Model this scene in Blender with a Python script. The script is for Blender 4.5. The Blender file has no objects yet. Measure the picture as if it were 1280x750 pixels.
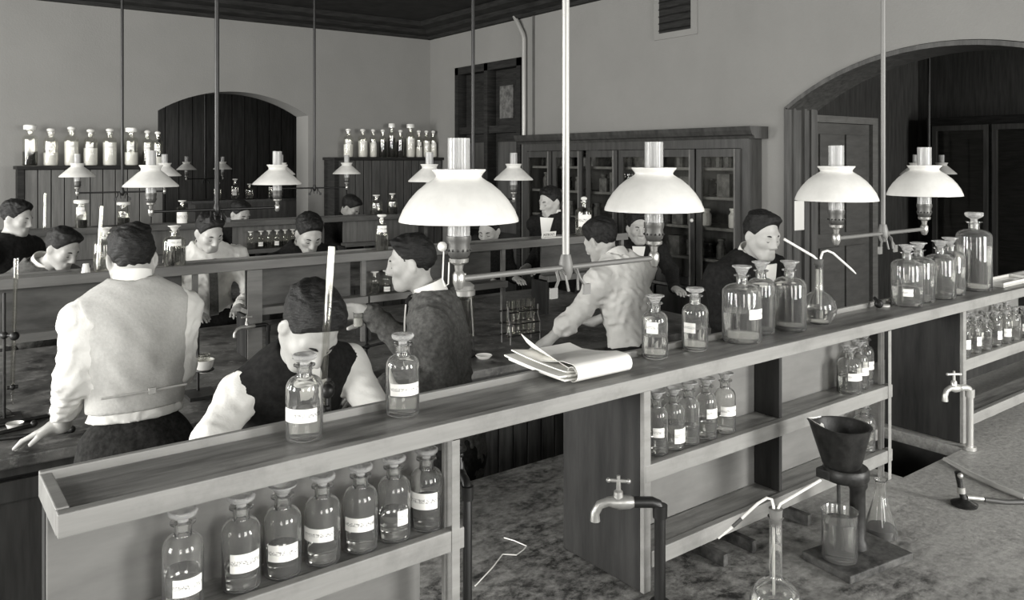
import bpy, bmesh, math, random
import numpy as np
from mathutils import Vector, Matrix

random.seed(7)
scene = bpy.context.scene
C = scene.collection
PI = math.pi

# ------------------------------------------------------------------ camera
# world axes: X runs along the benches (away to the right), Y across them (away to the left), Z up
cam_d = bpy.data.cameras.new('camera')
cam = bpy.data.objects.new('camera', cam_d)
C.objects.link(cam)
cam_d.sensor_fit = 'HORIZONTAL'
cam_d.sensor_width = 36.0
cam_d.lens = 36.0 * 1010.0 / 1280.0
cam_d.shift_y = -(375.0 - 200.0) / 1280.0        # view camera with a dropped back: verticals stay vertical
cam_d.clip_start = 0.05
cam.location = (0, 0, 1.9)
cam.rotation_euler = (math.radians(90), 0, math.radians(-36.3))
scene.camera = cam

# ------------------------------------------------------------------ light and exposure
scene.view_settings.view_transform = 'Standard'
scene.view_settings.look = 'None'
scene.view_settings.gamma = 1.0
scene.view_settings.use_curve_mapping = False
scene.view_settings.exposure = -0.12
scene.cycles.max_bounces = 14
scene.cycles.transmission_bounces = 12
scene.cycles.transparent_max_bounces = 16
scene.cycles.use_denoising = True
scene.cycles.sample_clamp_indirect = 6.0
scene.cycles.blur_glossy = 0.6

world = bpy.data.worlds.new('sky')
scene.world = world
world.use_nodes = True
world.node_tree.nodes['Background'].inputs[0].default_value = (0.80, 0.80, 0.78, 1)
world.node_tree.nodes['Background'].inputs[1].default_value = 1.0


def room_light(name, loc, rot, sx, sz, power):
    """daylight entering through one of the room's tall windows"""
    l = bpy.data.lights.new(name, 'AREA')
    l.shape = 'RECTANGLE'
    l.size, l.size_y = sx, sz
    l.energy = power
    l.color = (1.0, 0.99, 0.96)
    o = bpy.data.objects.new(name, l)
    o.location, o.rotation_euler = loc, rot
    C.objects.link(o)


# windows of the front wall (behind the camera) and of the side wall (camera left)
WIN_FRONT = [(-1.9, 80), (1.0, 130), (3.7, 330)]
WIN_SIDE = [(1.2, 230), (4.1, 300), (7.0, 300)]
for u, pw in WIN_FRONT:
    room_light('window_daylight', (u, -2.93, 2.1), (math.radians(90), 0, 0), 1.25, 2.1, pw)
for v, pw in WIN_SIDE:
    room_light('window_daylight', (-3.93, v, 2.1), (math.radians(90), 0, math.radians(-90)), 1.25, 2.1, pw)

# added unseen fill lights that brighten the two rooms beyond the arches
room_light('far_room_fill', (8.0, -1.9, 2.0), (math.radians(90), 0, 0), 1.3, 1.8, 200)
room_light('far_room_fill', (-.9, 11.2, 2.0), (math.radians(90), 0, math.radians(-90)), 1.3, 1.8, 90)


# ------------------------------------------------------------------ materials
def tone(x):
    return (x, x * 0.99, x * 0.945, 1.0)


MATS = {}


def mat(name, base=0.5, rough=0.6, metal=0.0, spec=0.5, var=0.0, scale=(8, 8, 8), bump=0.0, detail=6, spots=0.0,
        spot_col=0.05, spot_scale=14, lo=0.35, hi=0.65, coat=0.0, obj=True, bump_scale=None):
    """principled material with procedural tonal variation, stains and fine relief"""
    m = bpy.data.materials.new(name)
    m.use_nodes = True
    nt = m.node_tree
    b = nt.nodes['Principled BSDF']
    b.inputs['Roughness'].default_value = rough
    b.inputs['Metallic'].default_value = metal
    b.inputs['Specular IOR Level'].default_value = spec
    b.inputs['Coat Weight'].default_value = coat
    b.inputs['Base Color'].default_value = tone(base)
    if var or bump or spots:
        tc = nt.nodes.new('ShaderNodeTexCoord')
        mp = nt.nodes.new('ShaderNodeMapping')
        mp.inputs['Scale'].default_value = scale
        nt.links.new(tc.outputs['Object'], mp.inputs['Vector'])
        nz = nt.nodes.new('ShaderNodeTexNoise')
        nz.inputs['Scale'].default_value = 1.0
        nz.inputs['Detail'].default_value = detail
        nz.inputs['Roughness'].default_value = 0.62
        nt.links.new(mp.outputs[0], nz.inputs['Vector'])
        rp = nt.nodes.new('ShaderNodeValToRGB')
        rp.color_ramp.elements[0].position = lo
        rp.color_ramp.elements[1].position = hi
        rp.color_ramp.elements[0].color = tone(max(base - var, 0.004))
        rp.color_ramp.elements[1].color = tone(base + var)
        nt.links.new(nz.outputs['Fac'], rp.inputs['Fac'])
        last = rp.outputs['Color']
        if spots:
            n2 = nt.nodes.new('ShaderNodeTexNoise')
            n2.inputs['Scale'].default_value = spot_scale
            n2.inputs['Detail'].default_value = 8
            n2.inputs['Roughness'].default_value = 0.7
            nt.links.new(tc.outputs['Object'], n2.inputs['Vector'])
            r2 = nt.nodes.new('ShaderNodeValToRGB')
            r2.color_ramp.elements[0].position = 0.52
            r2.color_ramp.elements[1].position = 0.66
            nt.links.new(n2.outputs['Fac'], r2.inputs['Fac'])
            ml = nt.nodes.new('ShaderNodeMath')
            ml.operation = 'MULTIPLY'
            ml.inputs[1].default_value = spots
            nt.links.new(r2.outputs['Color'], ml.inputs[0])
            mx = nt.nodes.new('ShaderNodeMix')
            mx.data_type = 'RGBA'
            mx.inputs['B'].default_value = tone(spot_col)
            nt.links.new(ml.outputs[0], mx.inputs['Factor'])
            nt.links.new(last, mx.inputs['A'])
            last = mx.outputs['Result']
        nt.links.new(last, b.inputs['Base Color'])
        if bump:
            bp = nt.nodes.new('ShaderNodeBump')
            bp.inputs['Strength'].default_value = bump
            bp.inputs['Distance'].default_value = 0.01
            src = nz
            if bump_scale:
                src = nt.nodes.new('ShaderNodeTexNoise')
                src.inputs['Scale'].default_value = bump_scale
                src.inputs['Detail'].default_value = 5
                nt.links.new(tc.outputs['Object'], src.inputs['Vector'])
            nt.links.new(src.outputs['Fac'], bp.inputs['Height'])
            nt.links.new(bp.outputs[0], b.inputs['Normal'])
    MATS[name] = m
    return m


def glass_mat(name, col=0.97, rough=0.0, ior=1.47, trans=1.0):
    m = bpy.data.materials.new(name)
    m.use_nodes = True
    b = m.node_tree.nodes['Principled BSDF']
    b.inputs['Base Color'].default_value = (col, col, col * .985, 1)
    b.inputs['Transmission Weight'].default_value = trans
    b.inputs['Roughness'].default_value = rough
    b.inputs['IOR'].default_value = ior
    MATS[name] = m
    return m


def thin_glass(name, col=0.9, gain=1.0):
    """thin blown glass: straight-through transmission with a fresnel gloss on it"""
    m = bpy.data.materials.new(name)
    m.use_nodes = True
    nt = m.node_tree
    out = nt.nodes['Material Output']
    nt.nodes.remove(nt.nodes['Principled BSDF'])
    t = nt.nodes.new('ShaderNodeBsdfTransparent')
    t.inputs[0].default_value = (col, col, col * .99, 1)
    g = nt.nodes.new('ShaderNodeBsdfGlossy')
    g.inputs['Color'].default_value = tone(0.95)
    g.inputs['Roughness'].default_value = 0.04
    lw = nt.nodes.new('ShaderNodeLayerWeight')
    lw.inputs['Blend'].default_value = 0.5
    pw = nt.nodes.new('ShaderNodeMath')
    pw.operation = 'POWER'
    pw.inputs[1].default_value = 3.5
    nt.links.new(lw.outputs['Facing'], pw.inputs[0])
    ml = nt.nodes.new('ShaderNodeMath')
    ml.operation = 'MULTIPLY_ADD'
    ml.use_clamp = True
    ml.inputs[1].default_value = 0.45
    ml.inputs[2].default_value = 0.035 * gain
    nt.links.new(pw.outputs[0], ml.inputs[0])
    mx = nt.nodes.new('ShaderNodeMixShader')
    nt.links.new(ml.outputs[0], mx.inputs[0])
    nt.links.new(t.outputs[0], mx.inputs[1])
    nt.links.new(g.outputs[0], mx.inputs[2])
    nt.links.new(mx.outputs[0], out.inputs['Surface'])
    MATS[name] = m
    return m


def label_mat(name, base=0.8):
    """paper label with a line of faded handwriting across it"""
    m = bpy.data.materials.new(name)
    m.use_nodes = True
    nt = m.node_tree
    b = nt.nodes['Principled BSDF']
    b.inputs['Roughness'].default_value = 0.7
    tc = nt.nodes.new('ShaderNodeTexCoord')
    sp = nt.nodes.new('ShaderNodeSeparateXYZ')
    nt.links.new(tc.outputs['Generated'], sp.inputs[0])
    nz = nt.nodes.new('ShaderNodeTexNoise')
    nz.inputs['Scale'].default_value = 14
    nz.inputs['Detail'].default_value = 3
    nt.links.new(tc.outputs['Generated'], nz.inputs['Vector'])
    # a band of writing in the middle of the height
    a = nt.nodes.new('ShaderNodeMath'); a.operation = 'SUBTRACT'; a.inputs[1].default_value = 0.52
    nt.links.new(sp.outputs['Z'], a.inputs[0])
    ab = nt.nodes.new('ShaderNodeMath'); ab.operation = 'ABSOLUTE'
    nt.links.new(a.outputs[0], ab.inputs[0])
    lt = nt.nodes.new('ShaderNodeMath'); lt.operation = 'LESS_THAN'; lt.inputs[1].default_value = 0.13
    nt.links.new(ab.outputs[0], lt.inputs[0])
    gt = nt.nodes.new('ShaderNodeMath'); gt.operation = 'GREATER_THAN'; gt.inputs[1].default_value = 0.52
    nt.links.new(nz.outputs['Fac'], gt.inputs[0])
    ml = nt.nodes.new('ShaderNodeMath'); ml.operation = 'MULTIPLY'
    nt.links.new(lt.outputs[0], ml.inputs[0]); nt.links.new(gt.outputs[0], ml.inputs[1])
    m2 = nt.nodes.new('ShaderNodeMath'); m2.operation = 'MULTIPLY'; m2.inputs[1].default_value = 0.75
    nt.links.new(ml.outputs[0], m2.inputs[0])
    mx = nt.nodes.new('ShaderNodeMix'); mx.data_type = 'RGBA'
    mx.inputs['A'].default_value = tone(base); mx.inputs['B'].default_value = tone(0.12)
    nt.links.new(m2.outputs[0], mx.inputs['Factor'])
    nt.links.new(mx.outputs['Result'], b.inputs['Base Color'])
    MATS[name] = m
    return m


def bench_top(name):
    """worn stone bench top: crusted and stained at its left end, with light at right and shade at left painted in"""
    m = bpy.data.materials.new(name)
    m.use_nodes = True
    nt = m.node_tree
    N, L = nt.nodes.new, nt.links.new
    b = nt.nodes['Principled BSDF']
    b.inputs['Roughness'].default_value = 0.48
    b.inputs['Specular IOR Level'].default_value = 0.35
    tc = N('ShaderNodeTexCoord')

    def noise(sx, sy, det, rough, p0, p1, c0, c1):
        mp = N('ShaderNodeMapping'); mp.inputs['Scale'].default_value = (sx, sy, sx)
        L(tc.outputs['Object'], mp.inputs['Vector'])
        n = N('ShaderNodeTexNoise'); n.inputs['Scale'].default_value = 1; n.inputs['Detail'].default_value = det; n.inputs['Roughness'].default_value = rough
        L(mp.outputs[0], n.inputs['Vector'])
        r = N('ShaderNodeValToRGB')
        r.color_ramp.elements[0].position, r.color_ramp.elements[1].position = p0, p1
        r.color_ramp.elements[0].color, r.color_ramp.elements[1].color = c0, c1
        L(n.outputs['Fac'], r.inputs['Fac'])
        return n, r
    n1, clean_lit = noise(60, 60, 10, .75, .32, .68, tone(.18), tone(.50))
    n2, crust_shade = noise(26, 34, 14, .75, .40, .66, tone(.022), tone(.34))
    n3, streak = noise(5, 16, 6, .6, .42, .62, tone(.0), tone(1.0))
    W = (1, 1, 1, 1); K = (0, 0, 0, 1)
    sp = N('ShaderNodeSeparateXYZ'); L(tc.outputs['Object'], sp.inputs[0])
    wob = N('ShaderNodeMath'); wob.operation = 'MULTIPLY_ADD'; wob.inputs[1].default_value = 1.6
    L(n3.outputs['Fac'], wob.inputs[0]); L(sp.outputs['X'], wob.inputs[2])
    rr_ = N('ShaderNodeMapRange')  # ramp along X paints in the brighter right and shaded left
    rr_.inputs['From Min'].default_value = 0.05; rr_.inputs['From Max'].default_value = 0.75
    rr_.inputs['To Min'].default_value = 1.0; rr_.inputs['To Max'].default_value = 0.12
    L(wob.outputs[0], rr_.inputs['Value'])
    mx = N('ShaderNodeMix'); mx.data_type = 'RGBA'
    L(rr_.outputs[0], mx.inputs['Factor']); L(clean_lit.outputs[0], mx.inputs['A']); L(crust_shade.outputs[0], mx.inputs['B'])
    # pale streaks: bright light on the bench, painted into the colour
    st = N('ShaderNodeMath'); st.operation = 'MULTIPLY'; st.inputs[1].default_value = .30
    L(streak.outputs[0], st.inputs[0])
    m2 = N('ShaderNodeMix'); m2.data_type = 'RGBA'; m2.inputs['B'].default_value = tone(.36)
    L(st.outputs[0], m2.inputs['Factor']); L(mx.outputs['Result'], m2.inputs['A'])
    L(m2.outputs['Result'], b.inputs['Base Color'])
    bp = N('ShaderNodeBump'); bp.inputs['Strength'].default_value = .45; bp.inputs['Distance'].default_value = .01
    L(n2.outputs['Fac'], bp.inputs['Height']); L(bp.outputs[0], b.inputs['Normal'])
    MATS[name] = m


mat('plaster', 0.225, 0.9, spec=0.1, var=0.007, scale=(2, 2, 2), bump=0.15, bump_scale=60)
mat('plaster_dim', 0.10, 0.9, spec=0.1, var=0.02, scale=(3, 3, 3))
mat('dark_timber', 0.018, 0.7, spec=0.2, var=0.008, scale=(6, 6, 60))
mat('panelled_timber', 0.06, 0.55, spec=0.35, var=0.02, scale=(30, 30, 2.5))
mat('beadboard', 0.05, 0.6, spec=0.3, var=0.03, scale=(30, 30, 2.5))
mat('beadboard_grey', 0.12, 0.6, spec=0.3, var=0.03, scale=(30, 30, 2.5))
mat('cabinet_timber', 0.045, 0.4, spec=0.5, var=0.015, scale=(25, 25, 2.5))
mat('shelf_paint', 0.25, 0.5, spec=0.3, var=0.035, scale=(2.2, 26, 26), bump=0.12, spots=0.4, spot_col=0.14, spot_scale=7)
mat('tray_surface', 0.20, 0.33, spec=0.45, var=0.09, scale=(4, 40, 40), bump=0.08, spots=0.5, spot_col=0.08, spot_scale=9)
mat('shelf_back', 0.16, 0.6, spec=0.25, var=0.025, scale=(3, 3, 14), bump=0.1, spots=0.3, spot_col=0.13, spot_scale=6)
mat('end_panel', 0.022, 0.6, spec=0.3, var=0.012, scale=(24, 24, 3), bump=0.1)  # shelf wood darkened: the shade on its unlit faces is in the colour
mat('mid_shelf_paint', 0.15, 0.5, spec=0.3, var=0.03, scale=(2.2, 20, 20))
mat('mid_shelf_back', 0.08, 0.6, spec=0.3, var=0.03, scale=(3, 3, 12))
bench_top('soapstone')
mat('soapstone_dark', 0.10, 0.45, spec=0.5, var=0.08, scale=(7, 7, 7), bump=0.3, detail=9, spots=0.7, spot_col=0.3, spot_scale=18)
mat('sink_stone', 0.03, 0.4, var=0.015)
mat('floor_boards', 0.06, 0.6, var=0.02, scale=(2, 20, 20))
mat('iron', 0.022, 0.45, metal=0.3, var=0.01, scale=(40, 40, 40), bump=0.15)
mat('iron_rusty', 0.06, 0.7, metal=0.1, var=0.04, scale=(30, 30, 30), bump=0.3)
mat('pipe_dark', 0.012, 0.4, metal=0.2)
mat('pipe_bright', 0.33, 0.35, metal=0.25)
mat('pipe_grey', 0.15, 0.5, metal=0.15)
mat('brass', 0.42, 0.3, metal=0.8, var=0.06, scale=(40, 40, 40))
mat('nickel', 0.70, 0.22, metal=0.85)
mat('chimney_sleeve', 0.70, 0.2, metal=0.25)
mat('opal_glass', 0.64, 0.25, spec=0.5, var=0.03, scale=(30, 30, 30))
mat('porcelain', 0.68, 0.2)
mat('paper', 0.80, 0.8, spec=0.2, var=0.03, scale=(20, 20, 20))
mat('ink', 0.03, 0.7)
mat('skin', 0.40, 0.5, spec=0.35, var=0.03, scale=(30, 30, 30))
mat('hair', 0.010, 0.55, spec=0.3, var=0.007, scale=(60, 60, 160), bump=0.6)
mat('eye_white', 0.45, 0.3)
mat('eye_dark', 0.015, 0.2)
mat('lip', 0.26, 0.5)
mat('shirt_white', 0.74, 0.85, spec=0.15, var=0.03, scale=(14, 14, 14), bump=0.6, bump_scale=22)
mat('shirt_cream', 0.60, 0.85, spec=0.15, var=0.04, scale=(14, 14, 14), bump=0.3, bump_scale=26)
mat('waistcoat_grey', 0.48, 0.9, spec=0.1, var=0.03, scale=(90, 90, 90), bump=0.15, bump_scale=120)
mat('collar_white', 0.85, 0.6)
mat('cloth_black', 0.012, 0.85, spec=0.2, var=0.005, scale=(60, 60, 60))
mat('cloth_charcoal', 0.022, 0.9, spec=0.15, var=0.01, scale=(60, 60, 60), bump=0.2, bump_scale=80)
mat('coat_grey', 0.10, 0.9, spec=0.15, var=0.03, scale=(70, 70, 70), bump=0.3, bump_scale=60)
mat('jacket_grey', 0.12, 0.9, spec=0.15, var=0.03, scale=(60, 60, 60))
mat('rubber', 0.05, 0.5)
mat('pale_rubber', 0.45, 0.5)
mat('brass_tap', 0.36, 0.35, metal=0.6, var=0.06, scale=(40, 40, 40))
mat('nickel_dull', 0.55, 0.3, metal=0.6)
mat('powder', 0.80, 0.9, spec=0.1, var=0.05, scale=(40, 40, 40))
mat('liquid_dark', 0.03, 0.12)
mat('bookcase_fill', 0.09, 0.6, var=0.05, scale=(20, 20, 20))
glass_mat('glass', 0.97, trans=.965)
glass_mat('water', 0.95, 0.0, 1.33, trans=.985)
glass_mat('water_grey', 0.72, 0.0, 1.33, trans=.97)
glass_mat('liquid_tinted', 0.36, 0.0, 1.34, trans=.97)
glass_mat('frosted_glass', 0.92, 0.22, trans=.78)
thin_glass('thin_glass', 0.97, 1.6)
thin_glass('pane_glass', 0.93, 0.7)
label_mat('label_paper', 0.82)


# ------------------------------------------------------------------ mesh builder
class MB:
    def __init__(self):
        self.v, self.f = [], []

    def add(self, vs, fs):
        o = len(self.v)
        self.v += [tuple(p) for p in vs]
        self.f += [tuple(i + o for i in f) for f in fs]
        return self

    def box(self, x0, x1, y0, y1, z0, z1):
        vs = [(x, y, z) for z in (z0, z1) for y in (y0, y1) for x in (x0, x1)]
        return self.add(vs, [(0, 2, 3, 1), (4, 5, 7, 6), (0, 1, 5, 4), (2, 6, 7, 3), (0, 4, 6, 2), (1, 3, 7, 5)])

    def obox(self, c, ax, half):
        """box with centre c, orthonormal axes ax (3 vectors) and half sizes"""
        c = Vector(c); ax = [Vector(a).normalized() for a in ax]
        vs = []
        for sz in (-1, 1):
            for sy in (-1, 1):
                for sx in (-1, 1):
                    vs.append(c + ax[0] * half[0] * sx + ax[1] * half[1] * sy + ax[2] * half[2] * sz)
        return self.add(vs, [(0, 2, 3, 1), (4, 5, 7, 6), (0, 1, 5, 4), (2, 6, 7, 3), (0, 4, 6, 2), (1, 3, 7, 5)])

    def lathe(self, prof, seg=24, c=(0, 0, 0), axis=(0, 0, 1), closed=False):
        """revolve (r, z) profile; r==0 ends make poles; closed joins last ring to first"""
        ax = Vector(axis).normalized()
        q = Vector((0, 0, 1)).rotation_difference(ax)
        c = Vector(c)
        vs, rings = [], []
        for r, z in prof:
            if r < 1e-6:
                rings.append([len(vs)])
                vs.append(c + q @ Vector((0, 0, z)))
            else:
                ring = []
                for i in range(seg):
                    a = 2 * PI * i / seg
                    ring.append(len(vs))
                    vs.append(c + q @ Vector((r * math.cos(a), r * math.sin(a), z)))
                rings.append(ring)
        fs = []
        pairs = list(zip(rings, rings[1:]))
        if closed:
            pairs.append((rings[-1], rings[0]))
        for a, b in pairs:
            if len(a) == 1 and len(b) == 1:
                continue
            for i in range(seg):
                j = (i + 1) % seg
                if len(a) == 1:
                    fs.append((a[0], b[j], b[i]))
                elif len(b) == 1:
                    fs.append((a[i], a[j], b[0]))
                else:
                    fs.append((a[i], a[j], b[j], b[i]))
        return self.add(vs, fs)

    def cyl(self, p0, p1, r0, r1=None, seg=16):
        p0, p1 = Vector(p0), Vector(p1)
        r1 = r0 if r1 is None else r1
        L = (p1 - p0).length
        return self.lathe([(0, 0), (r0, 0), (r1, L), (0, L)], seg, p0, p1 - p0)

    def sphere(self, c, r, seg=16, rings=10, sc=(1, 1, 1)):
        o = len(self.v)
        self.lathe([(r * math.sin(PI * i / rings), -r * math.cos(PI * i / rings)) for i in range(rings + 1)], seg)
        for i in range(o, len(self.v)):
            p = self.v[i]
            self.v[i] = (p[0] * sc[0] + c[0], p[1] * sc[1] + c[1], p[2] * sc[2] + c[2])
        return self

    def tube(self, pts, r, seg=12, hollow=0.0):
        """round tube along a polyline, capped (or hollow with wall thickness)"""
        pts = [Vector(p) for p in pts]
        n = len(pts)
        rs = r if isinstance(r, (list, tuple)) else [r] * n
        tang = []
        for i in range(n):
            t = pts[min(i + 1, n - 1)] - pts[max(i - 1, 0)]
            tang.append(t.normalized())
        ref = Vector((0, 0, 1)) if abs(tang[0].z) < 0.9 else Vector((1, 0, 0))
        x = tang[0].cross(ref).normalized()
        vs, fs = [], []
        frames = []
        for i in range(n):
            x = (x - tang[i] * x.dot(tang[i])).normalized()
            frames.append((x.copy(), tang[i].cross(x).normalized()))
        def shell(off, flip):
            base = len(vs)
            for i in range(n):
                a, b = frames[i]
                for k in range(seg):
                    t = 2 * PI * k / seg
                    vs.append(pts[i] + (a * math.cos(t) + b * math.sin(t)) * (rs[i] - off))
            for i in range(n - 1):
                for k in range(seg):
                    j = (k + 1) % seg
                    q = (base + i * seg + k, base + i * seg + j, base + (i + 1) * seg + j, base + (i + 1) * seg + k)
                    fs.append(q[::-1] if flip else q)
            return base
        b0 = shell(0, False)
        last = (n - 1) * seg
        if hollow:
            b1 = shell(hollow, True)
            for k in range(seg):
                j = (k + 1) % seg
                fs.append((b0 + j, b0 + k, b1 + k, b1 + j))
                fs.append((b0 + last + k, b0 + last + j, b1 + last + j, b1 + last + k))
        else:
            fs.append(tuple(b0 + k for k in range(seg))[::-1])
            fs.append(tuple(b0 + last + k for k in range(seg)))
        return self.add(vs, fs)

    def prism(self, poly, plane, d0, d1):
        """extrude a 2D polygon; plane 'xz' extrudes along y, 'yz' along x, 'xy' along z"""
        def P(a, b, d):
            return {'xz': (a, d, b), 'yz': (d, a, b), 'xy': (a, b, d)}[plane]
        n = len(poly)
        vs = [P(a, b, d0) for a, b in poly] + [P(a, b, d1) for a, b in poly]
        fs = [tuple(range(n)), tuple(range(2 * n - 1, n - 1, -1))]
        for i in range(n):
            j = (i + 1) % n
            fs.append((i, i + n, j + n, j))
        return self.add(vs, fs)

    def mesh(self, name):
        me = bpy.data.meshes.new(name)
        me.from_pydata(self.v, [], self.f)
        bm = bmesh.new(); bm.from_mesh(me)
        bmesh.ops.recalc_face_normals(bm, faces=bm.faces)
        bm.to_mesh(me); bm.free()
        return me

    def build(self, name, material, parent=None, smooth=False, bevel=0.0, recalc=True, angle=40):
        me = self.mesh(name) if recalc else None
        if me is None:
            me = bpy.data.meshes.new(name); me.from_pydata(self.v, [], self.f)
        return link_mesh(name, me, material, parent, smooth, bevel, angle)


def link_mesh(name, me, material, parent=None, smooth=False, bevel=0.0, angle=40):
    me.materials.append(MATS[material])
    o = bpy.data.objects.new(name, me)
    C.objects.link(o)
    if parent is not None:
        o.parent = parent
    if smooth:
        me.polygons.foreach_set('use_smooth', [True] * len(me.polygons))
        me.set_sharp_from_angle(angle=math.radians(angle))
    if bevel:
        md = o.modifiers.new('edge', 'BEVEL')
        md.width = bevel; md.segments = 2; md.limit_method = 'ANGLE'
    return o


def tag(o, label=None, cat=None, group=None, kind=None):
    if label: o['label'] = label
    if cat: o['category'] = cat
    if group: o['group'] = group
    if kind: o['kind'] = kind
    return o


def thing(name, label, cat, loc=(0, 0, 0), rz=0.0, group=None):
    o = bpy.data.objects.new(name, None)
    o.empty_display_size = 0.05
    C.objects.link(o)
    o.location = loc
    o.rotation_euler = (0, 0, rz)
    return tag(o, label, cat, group)


def struct(o):
    o['kind'] = 'structure'
    return o


def dup(root, loc, rz=None, label=None, group=None):
    """a copy of a thing with copies of its parts and their sub-parts"""
    r = root.copy(); C.objects.link(r)
    r.location = loc
    if rz is not None:
        r.rotation_euler = (0, 0, rz)
    if label: r['label'] = label
    if group: r['group'] = group
    for ch in list(root.children):
        c = ch.copy(); C.objects.link(c); c.parent = r
        for g in list(ch.children):
            d = g.copy(); C.objects.link(d); d.parent = c
    return r


# the near bench stands a touch askew to the room
TH = 0.02


def FB(u, v, z=0.0):
    c, s = math.cos(TH), math.sin(TH)
    a, b = u - .17, v - 1.295
    return (.17 + c * a - s * b, 1.295 + s * a + c * b, z)


BZ = 0.90      # height of the bench tops
TZ = 1.39      # surface of the reagent trays
LZ = 1.192     # lower reagent shelf
WV, WU = 8.70, 5.13     # the two walls in view
CZ = 3.55
WT = 0.35

ORG = {}


def root_at(name, label, cat, org, loc=None, rz=0.0, group=None):
    """thing whose parts are written in room (or near-bench) coordinates, measured from org"""
    o = thing(name, label, cat, loc or org, rz, group)
    ORG[o.name] = org
    return o


def part(root, name, mb, material, smooth=False, bevel=0.0, parent=None, angle=40):
    ox, oy, oz = ORG[root.name]
    mb.v = [(x - ox, y - oy, z - oz) for x, y, z in mb.v]
    return mb.build(name, material, parent or root, smooth, bevel, angle=angle)


# ------------------------------------------------------------------ the room
def arch_pts(a0, a1, zs, za, n=20):
    """segmental arch from (a0, zs) over za to (a1, zs)"""
    w, h = (a1 - a0) / 2, za - zs
    R = (w * w + h * h) / (2 * h)
    cx, cz = (a0 + a1) / 2, za - R
    t = math.asin(w / R)
    return [(cx + R * math.sin(-t + 2 * t * i / n), cz + R * math.cos(-t + 2 * t * i / n)) for i in range(n + 1)]


def arch_top(mb, plane, a0, a1, zs, za, ztop, d0, d1):
    pts = arch_pts(a0, a1, zs, za)
    for (x0, z0), (x1, z1) in zip(pts, pts[1:]):
        mb.prism([(x0, z0), (x1, z1), (x1, ztop), (x0, ztop)], plane, d0, d1)


def rect(mb, plane, a0, a1, z0, z1, d0, d1):
    mb.prism([(a0, z0), (a1, z0), (a1, z1), (a0, z1)], plane, d0, d1)


struct(MB().box(-4.3, 10.3, -3.3, 13.3, -0.1, 0).build('floor', 'floor_boards'))
struct(MB().box(-4.3, 10.3, -3.3, 13.3, CZ, CZ + .1).build('ceiling', 'dark_timber'))

w = MB()
A0, A1 = 1.95, 3.54
rect(w, 'xz', -4.35, A0, 0, CZ, WV, WV + WT)
rect(w, 'xz', A1, WU + WT, 0, CZ, WV, WV + WT)
arch_top(w, 'xz', A0, A1, 2.40, 2.63, CZ, WV, WV + WT)
struct(w.build('wall_back', 'plaster'))

B0, B1 = 1.36, 3.60
w = MB()
rect(w, 'yz', -3.35, B0, 0, CZ, WU, WU + WT)
arch_top(w, 'yz', B0, B1, 2.29, 2.64, CZ, WU, WU + WT)
rect(w, 'yz', B1, 3.86, 0, CZ, WU, WU + WT)
rect(w, 'yz', 3.86, 6.53, 2.06, CZ, WU, WU + WT)      # above the bookcase recess
rect(w, 'yz', 3.86, 6.53, 0, 2.06, WU + .30, WU + WT)  # back of the recess
rect(w, 'yz', 6.53, 6.81, 0, CZ, WU, WU + WT)
rect(w, 'yz', 6.81, 8.10, 2.985, CZ, WU, WU + WT)
rect(w, 'yz', 8.10, WV, 0, CZ, WU, WU + WT)
struct(w.build('wall_right', 'plaster'))

# walls behind the camera with their window openings
w = MB()
xs = [-4.35] + [e for u, _ in WIN_FRONT for e in (u - .65, u + .65)] + [WU + WT]
for i in range(0, len(xs), 2):
    rect(w, 'xz', xs[i], xs[i + 1], 0, CZ, -3.35, -3.0)
for u, _ in WIN_FRONT:
    rect(w, 'xz', u - .65, u + .65, 0, 1.0, -3.35, -3.0)
    rect(w, 'xz', u - .65, u + .65, 3.2, CZ, -3.35, -3.0)
struct(w.build('wall_front', 'plaster'))
w = MB()
ys = [-3.35] + [e for v, _ in WIN_SIDE for e in (v - .65, v + .65)] + [WV + WT]
for i in range(0, len(ys), 2):
    rect(w, 'yz', ys[i], ys[i + 1], 0, CZ, -4.35, -4.0)
for v, _ in WIN_SIDE:
    rect(w, 'yz', v - .65, v + .65, 0, 1.0, -4.35, -4.0)
    rect(w, 'yz', v - .65, v + .65, 3.2, CZ, -4.35, -4.0)
struct(w.build('wall_left', 'plaster'))
n = 0
for i, (u, _) in enumerate(WIN_FRONT):
    n += 1
    m = MB().box(u - .65, u + .65, -3.2, -3.12, 2.05, 2.13).box(u - .04, u + .04, -3.2, -3.12, 1.0, 3.2)
    struct(m.build('window_%d' % n, 'shelf_paint'))
for i, (v, _) in enumerate(WIN_SIDE):
    n += 1
    m = MB().box(-4.2, -4.12, v - .65, v + .65, 2.05, 2.13).box(-4.2, -4.12, v - .04, v + .04, 1.0, 3.2)
    struct(m.build('window_%d' % n, 'shelf_paint'))

# the rooms seen through the two arches
w = MB()
rect(w, 'xz', -1.0, 7.0, 0, CZ, 13.0, 13.2)
struct(w.build('wall_far_back', 'panelled_timber'))
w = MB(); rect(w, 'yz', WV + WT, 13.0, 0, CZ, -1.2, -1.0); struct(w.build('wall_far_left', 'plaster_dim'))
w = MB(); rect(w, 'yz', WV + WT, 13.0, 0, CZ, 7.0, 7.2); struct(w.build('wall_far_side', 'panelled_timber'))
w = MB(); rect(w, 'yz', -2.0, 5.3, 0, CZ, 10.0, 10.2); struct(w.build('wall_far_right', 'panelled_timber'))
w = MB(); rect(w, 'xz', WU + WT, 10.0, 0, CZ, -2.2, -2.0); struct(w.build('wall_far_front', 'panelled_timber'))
w = MB(); rect(w, 'xz', WU + WT, 10.0, 0, CZ, 5.10, 5.30); struct(w.build('wall_far_end', 'panelled_timber'))

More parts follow.
